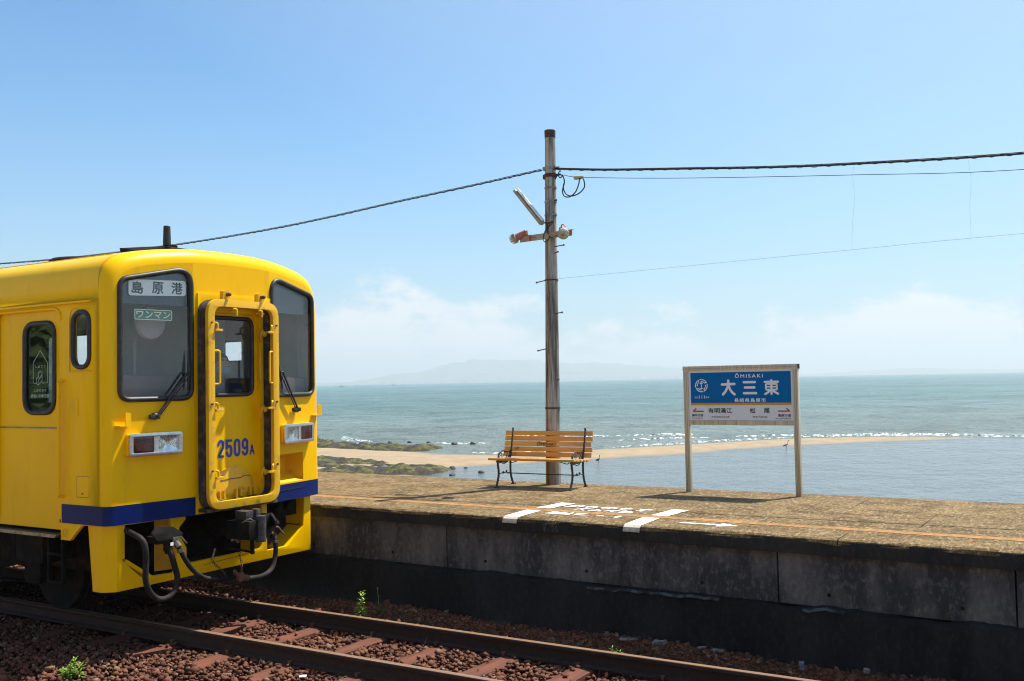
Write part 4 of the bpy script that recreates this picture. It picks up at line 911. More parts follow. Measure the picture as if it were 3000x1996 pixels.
for i in range(8): mb = T(); z = 2.105+i*.016; mb.span((-8.51, ys-.0105, z), (-8.43, ys-.0075, z+.006)); mb.build('louvre', 'yellow_dirty', vg)
mb = T(); mb.span((-8.42, ys-.005, 1.30), (-8.21, ys+.001, 1.53)); ht = mb.build('hatch', 'yellow', train, bevel=.004)
mb = T(); mb.prism(rect(-8.408, 1.318, -8.222, 1.518, .01), [rect(-8.404, 1.322, -8.226, 1.514, .01)], lambda a, b: (a, ys-.006, b), lambda a, b: (a, ys-.0055, b)); mb.span((-8.33, ys-.009, 1.347), (-8.31, ys-.0055, 1.36)); mb.build('hatch_gap', 'rubber', ht)
mb = T(); mb.prism([(-9.86, .955), (-8.66, .955), (-8.69, .925), (-9.86, .925)], [], lambda a, b: (a, ys-.05, b), lambda a, b: (a, ys+.2, b)); mb.build('door_sill', 'steel', train)
mb = T(); mb.tube([(-8.585+.034*math.cos(t), ys-.003, .975+.038*math.sin(t)) for t in np.linspace(0, 2*math.pi, 20, False)], .004, 5, close=True).span((-8.589, ys-.005, .955), (-8.581, ys+.001, .995)); mb.build('jacking_mark', 'yellow_dirty', train)
for x, z, h in ((-8.67, 1.22, .08), (-8.72, 1.06, .03)): mb = T(); mb.span((x, ys+.026, z), (x+.012, ys+.034, z+h)); mb.build('door_stop', 'rubber', train)

# saloon windows farther along both sides
for wl_, yy, sg in [(w_, ysn, 1) for w_ in nearw]+[(w_, ysf, -1) for w_ in FARW]:
    mb = T(); mb.tube([(a, yy+sg*.004, b) for a, b in wl_], .022, 8, close=True); wg = mb.build('saloon_window_gasket', 'rubber', train, smooth=True, ang=60)
    mb = T(); mb.sheet(wl_, [], lambda a, b: (a, yy+sg*.012, b)); mb.build('saloon_window_glass', 'dark_glass' if sg > 0 else 'glass', wg)
# roof: edge strip, cooler, aerial
mb = T(); mb.span((XB, YC-1.14, 3.575), (-8.25, YC-1.08, 3.64)); mb.build('roof_rail', 'yellow', train, bevel=.004)
mb = T(); mb.lathe((-9.42, YC-.62, 3.63), [(.36, 0), (.36, .06), (.33, .085), (.24, .096), (.02, .098)], (0, 0, 1), 36); mb.build('roof_cooler', 'iron', train, smooth=True, ang=40)
mb = T(); X_, Y_ = -8.87, YC
mb.add([(X_-.36, Y_-.30, 3.70), (X_+.45, Y_-.30, 3.70), (X_+.45, Y_+.30, 3.70), (X_-.36, Y_+.30, 3.70), (X_-.38, Y_-.32, 3.862), (X_+.08, Y_-.10, 3.868), (X_+.08, Y_+.10, 3.868), (X_-.38, Y_+.32, 3.862), (X_+.45, Y_-.30, 3.795), (X_+.45, Y_+.30, 3.795)], [(0, 1, 8, 5, 4), (1, 2, 9, 8), (2, 3, 7, 6, 9), (3, 0, 4, 7), (4, 5, 6, 7), (5, 8, 9, 6)]); mb.span((X_-.10, Y_-.06, 3.864), (X_+.10, Y_+.06, 3.884)); ab = mb.build('aerial_base', 'iron', train)
mb = T(); mb.cyl((X_, Y_, 3.884), (X_, Y_, 4.10), .044, .037, 20); mb.lathe((X_, Y_, 4.10), [(.037, 0), (.033, .006)], n=20); mb.build('aerial_mast', 'rubber', ab, smooth=True, ang=50)

# skirt under the nose with its cut-outs
sk = [(-1.29, .445), (1.29, .445), (1.29, 1.066), (-1.29, 1.066)]
hA = [(-1.235, 1.05), (-1.235, .73), (-1.03, .535), (-.67, .52), (-.635, .55), (-.635, .74), (-.70, .93), (-.70, 1.05)]
hB = [(-.515, .585), (.465, .585), (.495, .62), (.495, 1.05), (-.525, 1.05), (-.525, 1.02), (-.60, .95), (-.60, .88), (-.515, .74)]
hC = [(.575, 1.05), (.575, .545), (.90, .545), (1.165, .735), (1.19, 1.05)]
XS = XF-.12
fs0 = lambda a, b: (XS-.05*max(0, abs(a)-.55), YC+a, b); fs1 = lambda a, b: (XS-.035-.05*max(0, abs(a)-.55), YC+a, b)
mb = T(); mb.prism(sk, [hA, hB, hC], fs0, fs1); skt = mb.build('skirt', 'yellow', train, bevel=.004)
for sg in (-1, 1):
    mb = T(); pts = [(XS-.037, sg*1.29), (XS-.14, sg*1.375), (XS-.34, sg*1.375)]
    for (xa, ya), (xb, yb) in zip(pts, pts[1:]):
        sl_ = -.07 if xb < XS-.2 else 0
        mb.add([(xa, YC+ya, .445), (xb-sl_, YC+yb, .445), (xb, YC+yb, 1.066), (xa, YC+ya, 1.066)], [(0, 1, 2, 3)])
    mb.build('skirt_return', 'yellow', skt)
    mb = T(); mb.prism([(XS-.036, .74), (XS-.34, .74), (XS-.34, 1.06), (XS-.036, 1.06)], [], lambda x, z: (x, YC+sg*1.205, z), lambda x, z: (x, YC+sg*1.235, z)); mb.build('skirt_flange', 'yellow', skt)
    mb = T(); mb.prism([(.88, .52), (1.185, .73), (1.205, .70), (.90, .49)], [], lambda y, z: (XS-.036, YC+sg*y, z), lambda y, z: (XS-.30, YC+sg*y, z)); mb.build('skirt_flange', 'yellow', skt)
for a in (-.64, .50, .57): mb = T(); mb.prism([(XS-.036, .55), (XS-.33, .50), (XS-.33, 1.06), (XS-.036, 1.06)], [], lambda x, z: (x, YC+a, z), lambda x, z: (x, YC+a+.012, z)); mb.build('skirt_bracket', 'yellow_dirty', skt)
mb = T(); mb.prism([(-.30, .632), (.30, .655), (.30, .66), (-.30, .637)], [], lambda a, b: (XS+.001, YC+a, b-.1), lambda a, b: (XS+.004, YC+a, b-.1)); mb.build('seam', 'rust', skt)

# coupler
cz, cy = .90, YC-.03
mb = T(); mb.span((XS-.4, cy-.09, cz-.09), (XF+.16, cy+.09, cz+.07)); cp = mb.build('coupler', 'iron', train, bevel=.01)
mb = T(); mb.prism([(XF+.12, -.20), (XF+.42, -.17), (XF+.42, .02), (XF+.30, .05), (XF+.12, .16)], [], lambda a, b: (a, cy+b, cz-.10), lambda a, b: (a, cy+b, cz+.085)); mb.build('coupler_head', 'iron', cp, bevel=.012)
mb = T(); mb.cyl((XF+.41, cy-.0, cz-.135), (XF+.41, cy-.0, cz+.125), .052, n=18).span((XF+.30, cy-.055, cz-.12), (XF+.42, cy+.03, cz+.11)); mb.build('knuckle', 'grey_iron', cp, smooth=True)
mb = T(); mb.prism([(XF+.15, cz+.11), (XF+.15, cz-.05), (XF+.15, cz-.05)][:2]+[(XF+.40, cz-.0), (XF+.40, cz+.05), (XF+.34, cz+.12)], [], lambda a, b: (a, cy+.20, b), lambda a, b: (a, cy+.235, b)); mb.prism([(.05, cz+.10), (.22, cz+.115), (.315, cz+.02), (.30, cz-.02), (.20, cz-.12), (.05, cz-.14)], [], lambda a, b: (XF+.30, cy+a, b), lambda a, b: (XF+.33, cy+a, b)); mb.build('guard_arm', 'iron', cp, bevel=.006)
mb = T(); mb.prism([(.215, cz+.10), (.24, cz+.09), (.325, cz+.015), (.31, cz-.012)], [], lambda a, b: (XF+.331, cy+a, b), lambda a, b: (XF+.345, cy+a, b)); mb.build('guard_edge', 'grey_iron', cp)
mb = T(); mb.span((XF+.2, cy-.15, cz+.09), (XF+.36, cy-.05, cz+.18)).span((XF+.30, cy-.03, cz+.10), (XF+.38, cy+.03, cz+.19)); mb.tube(bez([(XF+.34, cy-.18, cz+.07), (XF+.38, cy-.12, cz+.1), (XF+.4, cy-.06, cz+.06), (XF+.4, cy+.02, cz+.075)], 5), .012); mb.build('lock_lifter', 'grey_iron', cp, bevel=.006)
mb = T(); mb.tube([(XF+.10, cy-.20, .715), (XF+.14, cy+.10, .63), (XF+.15, cy+.16, .615)], .012); mb.cyl((XF+.15, cy+.13, .60), (XF+.15, cy+.13, .78), .022); mb.build('release_lever', 'iron', cp, smooth=True)
mb = T(); mb.tube([(XF+.08, cy-.30, .72), (XF+.08, cy-.335, .62)], .010); mb.tube(bez([(XF+.2, cy-.2, .79), (XF+.22, cy-.16, .80), (XF+.22, cy-.13, .77), (XF+.22, cy-.11, .78)], 4), .014); mb.build('release_handle', 'steel', cp)

# hoses, cocks and chains
def hose(pts, r, name='air_hose'): mb = T(); mb.tube(bez(pts, 10), r, 10); return mb.build(name, 'hose', train, smooth=True, ang=60)
hx_ = -7.75
h1 = hose([(-8.10, 6.05, 1.03), (-7.94, 6.055, .98), (-7.80, 6.06, .93), (hx_, 6.066, .85), (hx_, 6.072, .70), (hx_, 6.068, .56), (hx_, 6.115, .44), (hx_, 6.19, .368), (hx_, 6.265, .345), (hx_, 6.345, .362), (hx_, 6.41, .425), (hx_, 6.428, .52), (hx_, 6.398, .63), (hx_, 6.355, .75), (hx_-.02, 6.33, .80)], .028, 'jumper_cable')
mb = T(); mb.lathe((hx_-.02, 6.345, .76), [(.036, 0), (.036, .03), (.043, .03), (.043, .06), (.036, .07), (.04, .15), (.05, .16)], (-.15, -.09, 1), 16); mb.build('plug', 'blue_iron' if 'blue_iron' in M else 'iron', h1, smooth=True)
mb = T(); mb.span((hx_+.028, 6.325, .835), (hx_+.031, 6.36, .865)); mb.build('plug_label', 'white_board', h1)
mb = T(); mb.prism(rpoly([(-.14, 0), (.11, 0), (.17, .045), (.05, .15), (-.12, .18), (-.2, .1)], .03), [], lambda a, b: (hx_+.02+.25*b*-.6, 6.33+a, .895+b*.75), lambda a, b: (hx_-.0+.25*b*-.6, 6.33+a, .895+b*.75)); so_ = mb.build('jumper_socket', 'iron', train, bevel=.005)
mb = T(); mb.span((hx_-.16, 6.2, .86), (hx_+.0, 6.42, .93)); mb.build('socket_box', 'iron', so_, bevel=.01)
h2 = hose([(-7.80, 6.385, .905), (-7.75, 6.405, .86), (-7.72, 6.436, .785), (-7.70, 6.49, .671), (-7.69, 6.559, .578), (-7.68, 6.662, .492), (-7.67, 6.775, .446), (-7.67, 6.87, .432)], .024)
mb = T(); mb.tube([(-7.83, 6.38, .90), (-7.745, 6.405, .862), (-7.725, 6.425, .815)], [.026, .032, .034]).tube([(-7.72, 6.437, .795), (-7.718, 6.445, .76)], .033); mb.build('hose_fitting', 'steel', h2, smooth=True)
mb = T(); mb.tube(bez([(-7.80, 6.40, .93), (-7.78, 6.47, .92), (-7.77, 6.53, .85), (-7.77, 6.56, .825)], 5), .009).span((-7.75, 6.36, .885), (-7.72, 6.45, .91)); mb.build('cock_handle', 'steel', h2)
mb = T(); mb.tube([(-7.67, 6.85, .432), (-7.665, 6.90, .428), (-7.665, 6.96, .43)], [.028, .035, .03]).tube([(-7.665, 6.87, .455), (-7.665, 6.885, .465)], .02).tube([(-7.665, 6.93, .40), (-7.665, 7.08, .415)], .009); mb.build('hose_coupling', 'iron', h2, smooth=True)
h3 = hose([(-7.80, 7.70, .78), (-7.74, 7.69, .74), (-7.71, 7.675, .68), (-7.70, 7.672, .60), (-7.70, 7.66, .52), (-7.69, 7.62, .433), (-7.68, 7.55, .383), (-7.67, 7.44, .36), (-7.67, 7.33, .362), (-7.67, 7.22, .375)], .026)
mb = T(); mb.tube([(-7.83, 7.69, .80), (-7.76, 7.68, .76), (-7.735, 7.68, .725)], [.03, .045, .036]).tube([(-7.72, 7.678, .70), (-7.712, 7.676, .665)], .034); mb.build('hose_fitting', 'iron', h3, smooth=True)
mb = T(); mb.tube([(-7.715, 7.677, .69), (-7.712, 7.676, .68)], .036).tube([(-7.712, 7.676, .672), (-7.71, 7.675, .664)], .036); mb.build('hose_clamp', 'steel', h3)
mb = T(); mb.span((-7.76, 7.60, .765), (-7.72, 7.66, .80)).span((-7.79, 7.63, .79), (-7.74, 7.68, .82)); mb.build('cock', 'yellow_dirty', h3, bevel=.008)
mb = T(); mb.tube(bez([(-7.74, 7.66, .82), (-7.72, 7.72, .825), (-7.71, 7.76, .78), (-7.70, 7.79, .745)], 5), .011); mb.build('cock_handle', 'rust', h3)
mb = T(); mb.lathe((-7.66, 7.14, .405), [(.045, -.02), (.05, 0), (.045, .02)], (1, 0, 0), 16).tube([(-7.665, 7.16, .40), (-7.67, 7.235, .375)], [.03, .034]).tube([(-7.66, 7.13, .41), (-7.64, 7.05, .46), (-7.63, 7.03, .49)], [.018, .022, .016]); mb.build('hose_coupling', 'rust', h3, smooth=True)
def chain(p, q_, n, par=train):
    mb = T(); P, Q_ = Vector(p), Vector(q_); d = (Q_-P)/n; u = d.normalized(); s1 = u.cross(Vector((1, 0, 0))).normalized(); s2 = u.cross(s1)
    for i in range(n):
        c = P+d*(i+.5)+s2*(.006*math.sin(i)); s_ = s1 if i % 2 else (s1*.35+s2).normalized(); L_ = d.length*.66
        mb.tube([c+u*L_*math.cos(t)+s_*.010*math.sin(t) for t in np.linspace(0, 2*math.pi, 10, False)], .0034, 5, close=True)
    o = mb.build('chain', 'rust', par, smooth=True, ang=80); return o
chain((XS+.06, 6.985, .585), (-7.70, 6.99, .44), 8); chain((XS+.06, 7.36, .60), (-7.69, 7.20, .41), 11)
mb = T(); mb.span((XS-.3, YC+.75, .86), (XS-.12, YC+1.15, 1.03)); mb.lathe((XS-.1, YC+.82, .95), [(.06, 0), (.05, .04), (.03, .05)], (1, 0, 0)); mb.lathe((XS-.1, YC+1.0, .98), [(.055, 0), (.05, .04), (.03, .05)], (1, 0, 0)); mb.build('cab_air_horn', 'iron', train, bevel=.01)
# running gear
mb = T(); mb.span((XB, YC-.95, .50), (-8.55, YC+.95, 1.05)); mb.build('under_frame', 'iron', train, bevel=.02)
mb = T(); mb.prism([(-12.6, .55), (-11.9, .40), (-10.6, .38), (-9.9, .52), (-9.2, .52), (-9.0, .72), (-12.8, .72)], [], lambda a, b: (a, YC-.92, b), lambda a, b: (a, YC-.80, b)); mb.build('bogie_frame', 'iron', train, bevel=.02)
for x in (-9.75, -11.85):
    for sg in (-1, 1):
        mb = T(); mb.lathe((x, RAIL_Y+sg*.50, .42), [(.10, .10), (.36, .09), (.42, .10), (.425, .035), (.45, .03), (.45, .0), (.1, .0)], (0, sg, 0), 40); wl = mb.build('wheel', 'iron', train, smooth=True, ang=40)
        mb = T(); mb.span((x-.14, YC+sg*.93-.09, .32), (x+.14, YC+sg*.93+.09, .56)); mb.build('axle_box', 'iron', wl, bevel=.03)
mb = T()
for x in (-8.97, -8.75): mb.span((x, ys+.06, .46), (x+.025, ys+.10, .95))
for z in (.47, .735): mb.span((-8.97, ys+.05, z), (-8.73, ys+.11, z+.016))
mb.build('step_ladder', 'iron', train)
mb = T(); mb.span((-9.55, ys+.1, .62), (-9.1, ys+.45, .92)); mb.build('equipment_box', 'iron', train, bevel=.02)

# driver, seated at the desk behind the connecting door
def skin_body(verts, edges, rad, name, mt, par, smooth_lv=2):
    me = bpy.data.meshes.new(name); me.from_pydata(verts, edges, []); o = bpy.data.objects.new(name, me); C.objects.link(o)
    md = o.modifiers.new('s', 'SKIN'); md.use_smooth_shade = True
    for v, r_ in zip(me.skin_vertices[0].data, rad): v.radius = r_ if isinstance(r_, tuple) else (r_, r_)
    me.skin_vertices[0].data[0].use_root = True
    o.modifiers.new('u', 'SUBSURF').levels = smooth_lv
    dg = bpy.context.evaluated_depsgraph_get(); m2 = bpy.data.meshes.new_from_object(o.evaluated_get(dg)); bpy.data.objects.remove(o)
    m2.materials.clear(); m2.materials.append(M[mt]); m2.polygons.foreach_set('use_smooth', [True]*len(m2.polygons))
    o = bpy.data.objects.new(name, m2); C.objects.link(o); o.parent = par; return o
drv = empty('person', (-8.86, YC+.70, 1.10), 0, 'driver in a blue shirt with white sleeves seated behind the front door glass', 'person')
dv = [(0, 0, .62), (0, 0, .82), (0, 0, 1.06), (.01, 0, 1.20), (.02, 0, 1.29), (.03, 0, 1.40), (.035, 0, 1.52), (.02, .20, 1.17), (.10, .25, .93), (.36, .20, .88), (.46, .18, .90), (.02, -.20, 1.17), (.10, -.25, .93), (.36, -.22, .88), (.46, -.20, .90), (.05, .10, .60), (.45, .12, .58), (.48, .12, .12), (.58, .12, .06), (.05, -.10, .60), (.45, -.12, .58), (.48, -.12, .12), (.58, -.12, .06)]
de = [(0, 1), (1, 2), (2, 3), (3, 4), (4, 5), (5, 6), (3, 7), (7, 8), (8, 9), (9, 10), (3, 11), (11, 12), (12, 13), (13, 14), (0, 15), (15, 16), (16, 17), (17, 18), (0, 19), (19, 20), (20, 21), (21, 22)]
drad = [.16, .15, (.16, .12), (.12, .09), .055, .085, .08, .065, .05, .04, .045, .065, .05, .04, .045, .09, .075, .055, .04, .09, .075, .055, .04]
skin_body(dv, de, drad, 'body', 'shirt', drv)
def drv_part(name, mt): return MB((0, 0, 0)), name, mt
mb = MB(); mb.lathe((.035, 0, 1.36), [(.05, -.02), (.085, .02), (.098, .09), (.10, .14), (.085, .2), (.04, .245)], (0, 0, 1), 18).lathe((.125, 0, 1.44), [(.016, -.02), (.02, 0), (.01, .03)], (0, 0, 1), 8); mb.build('head', 'skin', drv, smooth=True)
mb = MB(); mb.lathe((.045, 0, 1.365), [(.06, 0), (.09, .02), (.101, .06), (.103, .085)], (0, 0, 1), 18); mb.build('face_mask', 'mask', drv, smooth=True)
mb = MB(); mb.lathe((.02, 0, 1.48), [(.103, 0), (.108, .05), (.09, .10), (.04, .135)], (0, 0, 1), 18); mb.build('hair', 'hair', drv, smooth=True)
for sg in (-1, 1): mb = MB(); mb.tube([(.02, sg*.20, 1.17), (.065, sg*.235, 1.05), (.10, sg*.255, .93), (.23, sg*.235, .90), (.36, sg*.21, .88)], [.072, .074, .07, .058, .05], 12); mb.build('sleeve', 'sleeve', drv, smooth=True, ang=60)


# ================================================================== PLATFORM FURNITURE
# timber pole with lamps
PX, PY_ = -6.531, 11.624
pole = empty('utility_pole', (PX, PY_, DECK), 0, 'weathered grey timber pole with two lamps rising behind the wooden bench', 'pole')
def Pm(): return MB()
mb = Pm(); mb.lathe((0, 0, 0), [(.103+(.070-.103)*t/24+.003*fbm(t, 1), 4.70*t/24) for t in range(25)], n=28)
for i, p in enumerate(mb.v): a = math.atan2(p[1], p[0]); k = 1+.018*fbm(a*2.5, p[2]*.25, 3)+.012*fbm(a*7, p[2]*.15, 5); mb.v[i] = (p[0]*k+p[2]*.012, p[1]*k, p[2])
mb.build('shaft', 'pole', pole, smooth=True, ang=70)
def ctr(z): return Vector((z*.012, 0, z))
def rad_(z): return .103-.033*z/4.7
mb = Pm(); mb.lathe(ctr(4.69), [(.074, -.02), (.076, .08), (.068, .088)], n=24); mb.build('cap', 'pole_cap', pole, smooth=True, ang=40)
for z, h, mt in ((4.26, .035, 'galv'), (4.155, .05, 'pole_cap'), (3.99, .022, 'galv'), (3.80, .03, 'galv'), (3.62, .02, 'galv'), (2.74, .018, 'pole_cap'), (1.02, .02, 'pole_cap')):
    mb = Pm(); mb.lathe(ctr(z), [(rad_(z)+.003, -h/2), (rad_(z)+.009, -h/2), (rad_(z)+.009, h/2), (rad_(z)+.003, h/2)], n=26); bd = mb.build('band', mt, pole, smooth=True, ang=40)
    if z > 3.5: mb = Pm(); c = ctr(z)+Vector((rad_(z)+.01, -.02, 0)); mb.box(c, (.02, .03, h+.012)); mb.build('band_clip', mt, bd, bevel=.003)
mb = Pm(); mb.cyl((.092, -.03, 3.33), (.102, -.03, 4.06), .012, n=10); mb.build('conduit', 'galv', pole, smooth=True)
mb = Pm()
mb.tube(bez([(.075, -.08, 3.48), (.02, -.12, 3.40), (-.01, -.13, 3.28), (.05, -.15, 3.24), (.09, -.14, 3.3), (.05, -.12, 3.38)], 6), .006, 6).tube(bez([(.10, -.06, 3.5), (.06, -.12, 3.42), (.10, -.13, 3.3), (.2, -.12, 3.32)], 6), .005, 6).tube([(.04, -.1, 3.36), (.05, -.11, 3.5)], .008, 6); mb.build('lamp_wiring', 'cable', pole, kind=None)
# step bolts
for z, sg, ln in ((3.185, 1, .13), (2.74, -1, .12), (2.285, 1, .09), (1.815, -1, .10), (1.39, 1, .02), (3.80, 1, .03), (3.10, 1, .04)):
    c = ctr(z); a = c+Vector((sg*(rad_(z)-.01), -.03, 0)); b = a+Vector((sg*(ln+.01), -.01, .008 if sg > 0 else -.02)); mb = Pm(); mb.cyl(a, b, .007, n=8).cyl(b, b+(b-a).normalized()*.012, .013, n=8); mb.build('step_bolt', 'pole_cap', pole, smooth=True)
# cross arm, floodlights, strip lamp
mb = Pm(); mb.prism(rpoly([(-.385, 3.285), (.42, 3.285), (.42, 3.365), (-.385, 3.365)], .008), [], lambda a, b: (a, -.112, b+a*.03), lambda a, b: (a, -.105, b+a*.03)); mb.prism([(-.385, 3.362), (.42, 3.362), (.42, 3.368), (-.385, 3.368)], [], lambda a, b: (a, -.112, b+a*.03), lambda a, b: (a, -.065, b+a*.03)); arm = mb.build('cross_arm', 'dull_metal', pole, bevel=.002)
mb = Pm(); mb.prism(rpoly([(-.20, 3.322), (-.13, 3.322), (-.13, 3.336), (-.20, 3.336)], .005), [], lambda a, b: (a, -.1125, b+a*.03), lambda a, b: (a, -.1135, b+a*.03)); mb.prism([(-.235, 3.285), (-.205, 3.285), (-.205, 3.37), (-.235, 3.37)], [], lambda a, b: (a, -.1125, b+a*.03), lambda a, b: (a, -.118, b+a*.03)); mb.build('arm_clamp', 'red', arm)
def flood(c, d, body_mt, face, r=.06):
    d = Vector(d).normalized(); c = Vector(c)
    mb = Pm(); mb.lathe(c, [(.03, -.16), (.04, -.155), (.042, -.10), (.046, -.10), (.048, -.02), (r*.95, 0)], d, 20); f = mb.build('floodlight', body_mt, pole, smooth=True, ang=40)
    mb = Pm(); mb.lathe(c, [(r, 0), (r*1.15, .004), (r*1.15, .035), (r*1.05, .045)], d, 24); mb.build('lamp_ring', 'galv' if face else 'dull_metal', f, smooth=True, ang=40)
    mb = Pm(); mb.lathe(c, [(r*1.04, .036), (r*.9, .06), (r*.5, .075), (.004, .08)], d, 24); mb.build('lens', 'lamp_glass', f, smooth=True, ang=80)
    u = d.orthogonal().normalized(); v = d.cross(u)
    for t in (0, 60, 120):
        mb = Pm(); e = u*math.cos(R(t))+v*math.sin(R(t)); mb.tube([c+e*r*1.1*math.cos(s)+d*(.04+.055*math.sin(s)) for s in np.linspace(0, math.pi, 9)], .004, 5); mb.build('lamp_guard', 'dull_metal', f)
    return f
f1 = flood((-.43, -.13, 3.345), (-.86, -.28, -.42), 'pink', True); f2 = flood((.335, -.19, 3.325), (.30, -.80, -.35), 'red', False, .066)
mb = Pm(); mb.tube(bez([(.28, -.14, 3.40), (.29, -.16, 3.44), (.33, -.17, 3.44), (.36, -.18, 3.41)], 5), .008).cyl((.30, -.13, 3.36), (.22, -.04, 3.41), .034); mb.build('lamp_bracket', 'red', f2, smooth=True)
mb = Pm(); mb.tube([(-.40, -.125, 3.36), (-.26, -.12, 3.42), (-.255, -.12, 3.36)], .014); mb.build('lamp_bracket', 'pink', f1, smooth=True)
A, B_ = Vector((-.40, -.13, 3.985)), Vector((.01, -.14, 3.485)); ax = (B_-A).normalized(); sd_ = ax.cross(Vector((0, -1, 0))).normalized(); fr2 = Vector((0, -1, 0))
def along(a, b, c): return A+ax*a+sd_*b+fr2*c
Ln = (B_-A).length
mb = Pm(); vs = [along(t, b, c) for t in (0, Ln) for b, c in ((-.028, .0), (.026, .0), (.026, .09), (-.012, .09))]; mb.add(vs, [(0, 1, 5, 4), (1, 2, 6, 5), (2, 3, 7, 6), (3, 0, 4, 7), (0, 3, 2, 1), (4, 5, 6, 7)]); tl = mb.build('strip_lamp', 'dull_metal', pole, bevel=.004)
s_up = -1 if sd_.z < 0 else 1
mb = Pm(); mb.add([along(t, .027*s_up, c) if False else along(t, b, c) for t in (.02, Ln-.02) for b, c in ((-.036, .004), (-.052, .03), (-.052, .07), (-.03, .088))] , [(0, 1, 5, 4), (1, 2, 6, 5), (2, 3, 7, 6), (0, 3, 2, 1), (4, 5, 6, 7)]); mb.build('diffuser', 'lamp_white', tl, smooth=True)
mb = Pm(); mb.tube([along(Ln-.03, 0, .03), (.06, -.09, 3.50), (.10, -.05, 3.52)], .012); mb.build('lamp_bracket', 'pole_cap', tl)
# line fittings
mb = Pm(); mb.span((-.055, -.03, 4.235), (-.012, .03, 4.285)).cyl((.06, -.02, 4.26), (.20, -.02, 4.25), .016, n=8); mb.build('line_clamp', 'galv', pole, bevel=.003)
mb = Pm(); mb.span((-.058, -.02, 4.12), (-.012, .03, 4.18)).cyl((.06, -.03, 4.16), (.22, -.03, 4.15), .014, n=8).tube([(.22+.03*math.cos(t), -.03, 4.15+.045*math.sin(t)) for t in np.linspace(1.2, 6.0, 12)], .008, 6); mb.build('line_hook', 'pole_cap', pole)

# overhead lines
def line_thing(name, pts, r, lab, mt='cable', twist=0, n=8, cat='cable', steps=40):
    P = bez(pts, steps); o0 = Vector(pts[0]); e = empty(name, o0, 0, lab, cat); mb = MB(o0); mb.tube(P, r, n); mb.build('conductor', mt, e, smooth=True, ang=70)
    if twist:
        # a lashing wire wound round the cable, with slack loops here and there
        mb = MB(o0); Lc = sum((P[i+1]-P[i]).length for i in range(len(P)-1)); N_ = int(Lc*46); hp = []; cum = [0]
        for i in range(len(P)-1): cum.append(cum[-1]+(P[i+1]-P[i]).length)
        for s in range(N_+1):
            l = Lc*s/N_; i = max(0, min(len(P)-2, int(np.searchsorted(cum, l))-1)); t = (l-cum[i])/max(1e-6, cum[i+1]-cum[i]); c = P[i].lerp(P[i+1], t); d = (P[i+1]-P[i]).normalized(); u = Vector((0, 1, 0)); v = d.cross(u).normalized()
            ph = l*2*math.pi/twist; rr = r*1.25+max(0, fbm(l*1.6, 4))*.011; hp.append(c+(u*math.cos(ph)+v*math.sin(ph))*rr)
        mb.tube(hp, .0035, 5); mb.build('lashing', mt, e, smooth=True, ang=80)
        mb = MB(o0); mb.tube([p+Vector((0, -.012, .013)) for p in P], .0045, 6); mb.build('messenger_wire', mt, e, smooth=True, ang=80)
    return e
PW = lambda x, z: (x, 11.60, z)
line_thing('overhead_cable', [PW(-6.60, 5.185), PW(-7.7, 5.11), PW(-8.873, 5.040), PW(-11.66, 4.87), PW(-15.06, 4.815), PW(-19.3, 4.90), PW(-26, 5.25)], .008, 'thick lashed black cable running from the pole over the yellow train', twist=.16)
line_thing('overhead_cable', [PW(-6.46, 5.185), PW(-5.6, 5.06), PW(-4.584, 4.943), PW(-3.5, 4.82), PW(-2.519, 4.732), PW(-.785, 4.615), PW(1.5, 4.55), PW(4, 4.60)], .011, 'thick lashed black cable running from the pole over the station sign', twist=.17)
line_thing('overhead_wire', [PW(-6.30, 5.085), PW(-5.95, 5.006), PW(-4.587, 4.827), PW(-2.523, 4.607), PW(-.79, 4.447), PW(2, 4.35)], .0038, 'thin black wire just below the thick cable, above the station sign', n=6, cat='wire')
line_thing('overhead_wire', [PW(-6.42, 3.690), PW(-2.56, 3.752), PW(-1.32, 3.771), PW(2, 3.79)], .0014, 'hair thin lowest wire tied to the middle of the pole', mt='thin_wire', n=5, cat='wire')
for (x0, z0, x1, z1, lab) in ((-2.50, 4.72, -2.56, 3.755, 'loose thread hanging between the wires above the sign, nearer the pole'), (-1.305, 4.645, -1.32, 3.774, 'loose thread hanging between the wires, nearer the edge of the view')):
    pts = [PW(x0+(x1-x0)*t+.018*math.sin(t*9+x0)*(1-t), z0+(z1-z0)*t) for t in np.linspace(0, 1, 8)]
    line_thing('hanging_thread', pts, .0009, lab, mt='thin_wire', n=4, cat='thread', steps=5)
jw = empty('jumper_wire', (-6.0, 11.58, 5.0), 0, 'looped black jumper wires with a pale connector hanging beside the pole top', 'wire')
jo = (-6.0, 11.58, 5.0)
mb = MB(jo); mb.tube(bez([(-6.38, 11.57, 5.03), (-6.33, 11.56, 5.075), (-6.26, 11.56, 5.06), (-6.235, 11.56, 4.97), (-6.265, 11.56, 4.86), (-6.24, 11.56, 4.785), (-6.16, 11.56, 4.765), (-6.07, 11.56, 4.82), (-6.02, 11.56, 4.92), (-6.01, 11.57, 5.0)], 8), .0085, 7); mb.build('wire_loop', 'cable', jw, smooth=True, ang=70)
mb = MB(jo); mb.tube(bez([(-6.24, 11.55, 4.95), (-6.245, 11.55, 4.88), (-6.20, 11.55, 4.80), (-6.11, 11.55, 4.77), (-6.0, 11.55, 4.80), (-5.93, 11.55, 4.87), (-5.935, 11.55, 4.95), (-5.96, 11.57, 5.0)], 8), .0085, 7); mb.build('wire_loop', 'cable', jw, smooth=True, ang=70)
mb = MB(jo); mb.lathe((-6.06, 11.595, 5.015), [(.012, -.05), (.026, -.04), (.028, .0), (.022, .04), (.026, .055), (.012, .10)], (1, 0, -.06), 14); mb.build('insulator', 'ceramic', jw, smooth=True, ang=50)

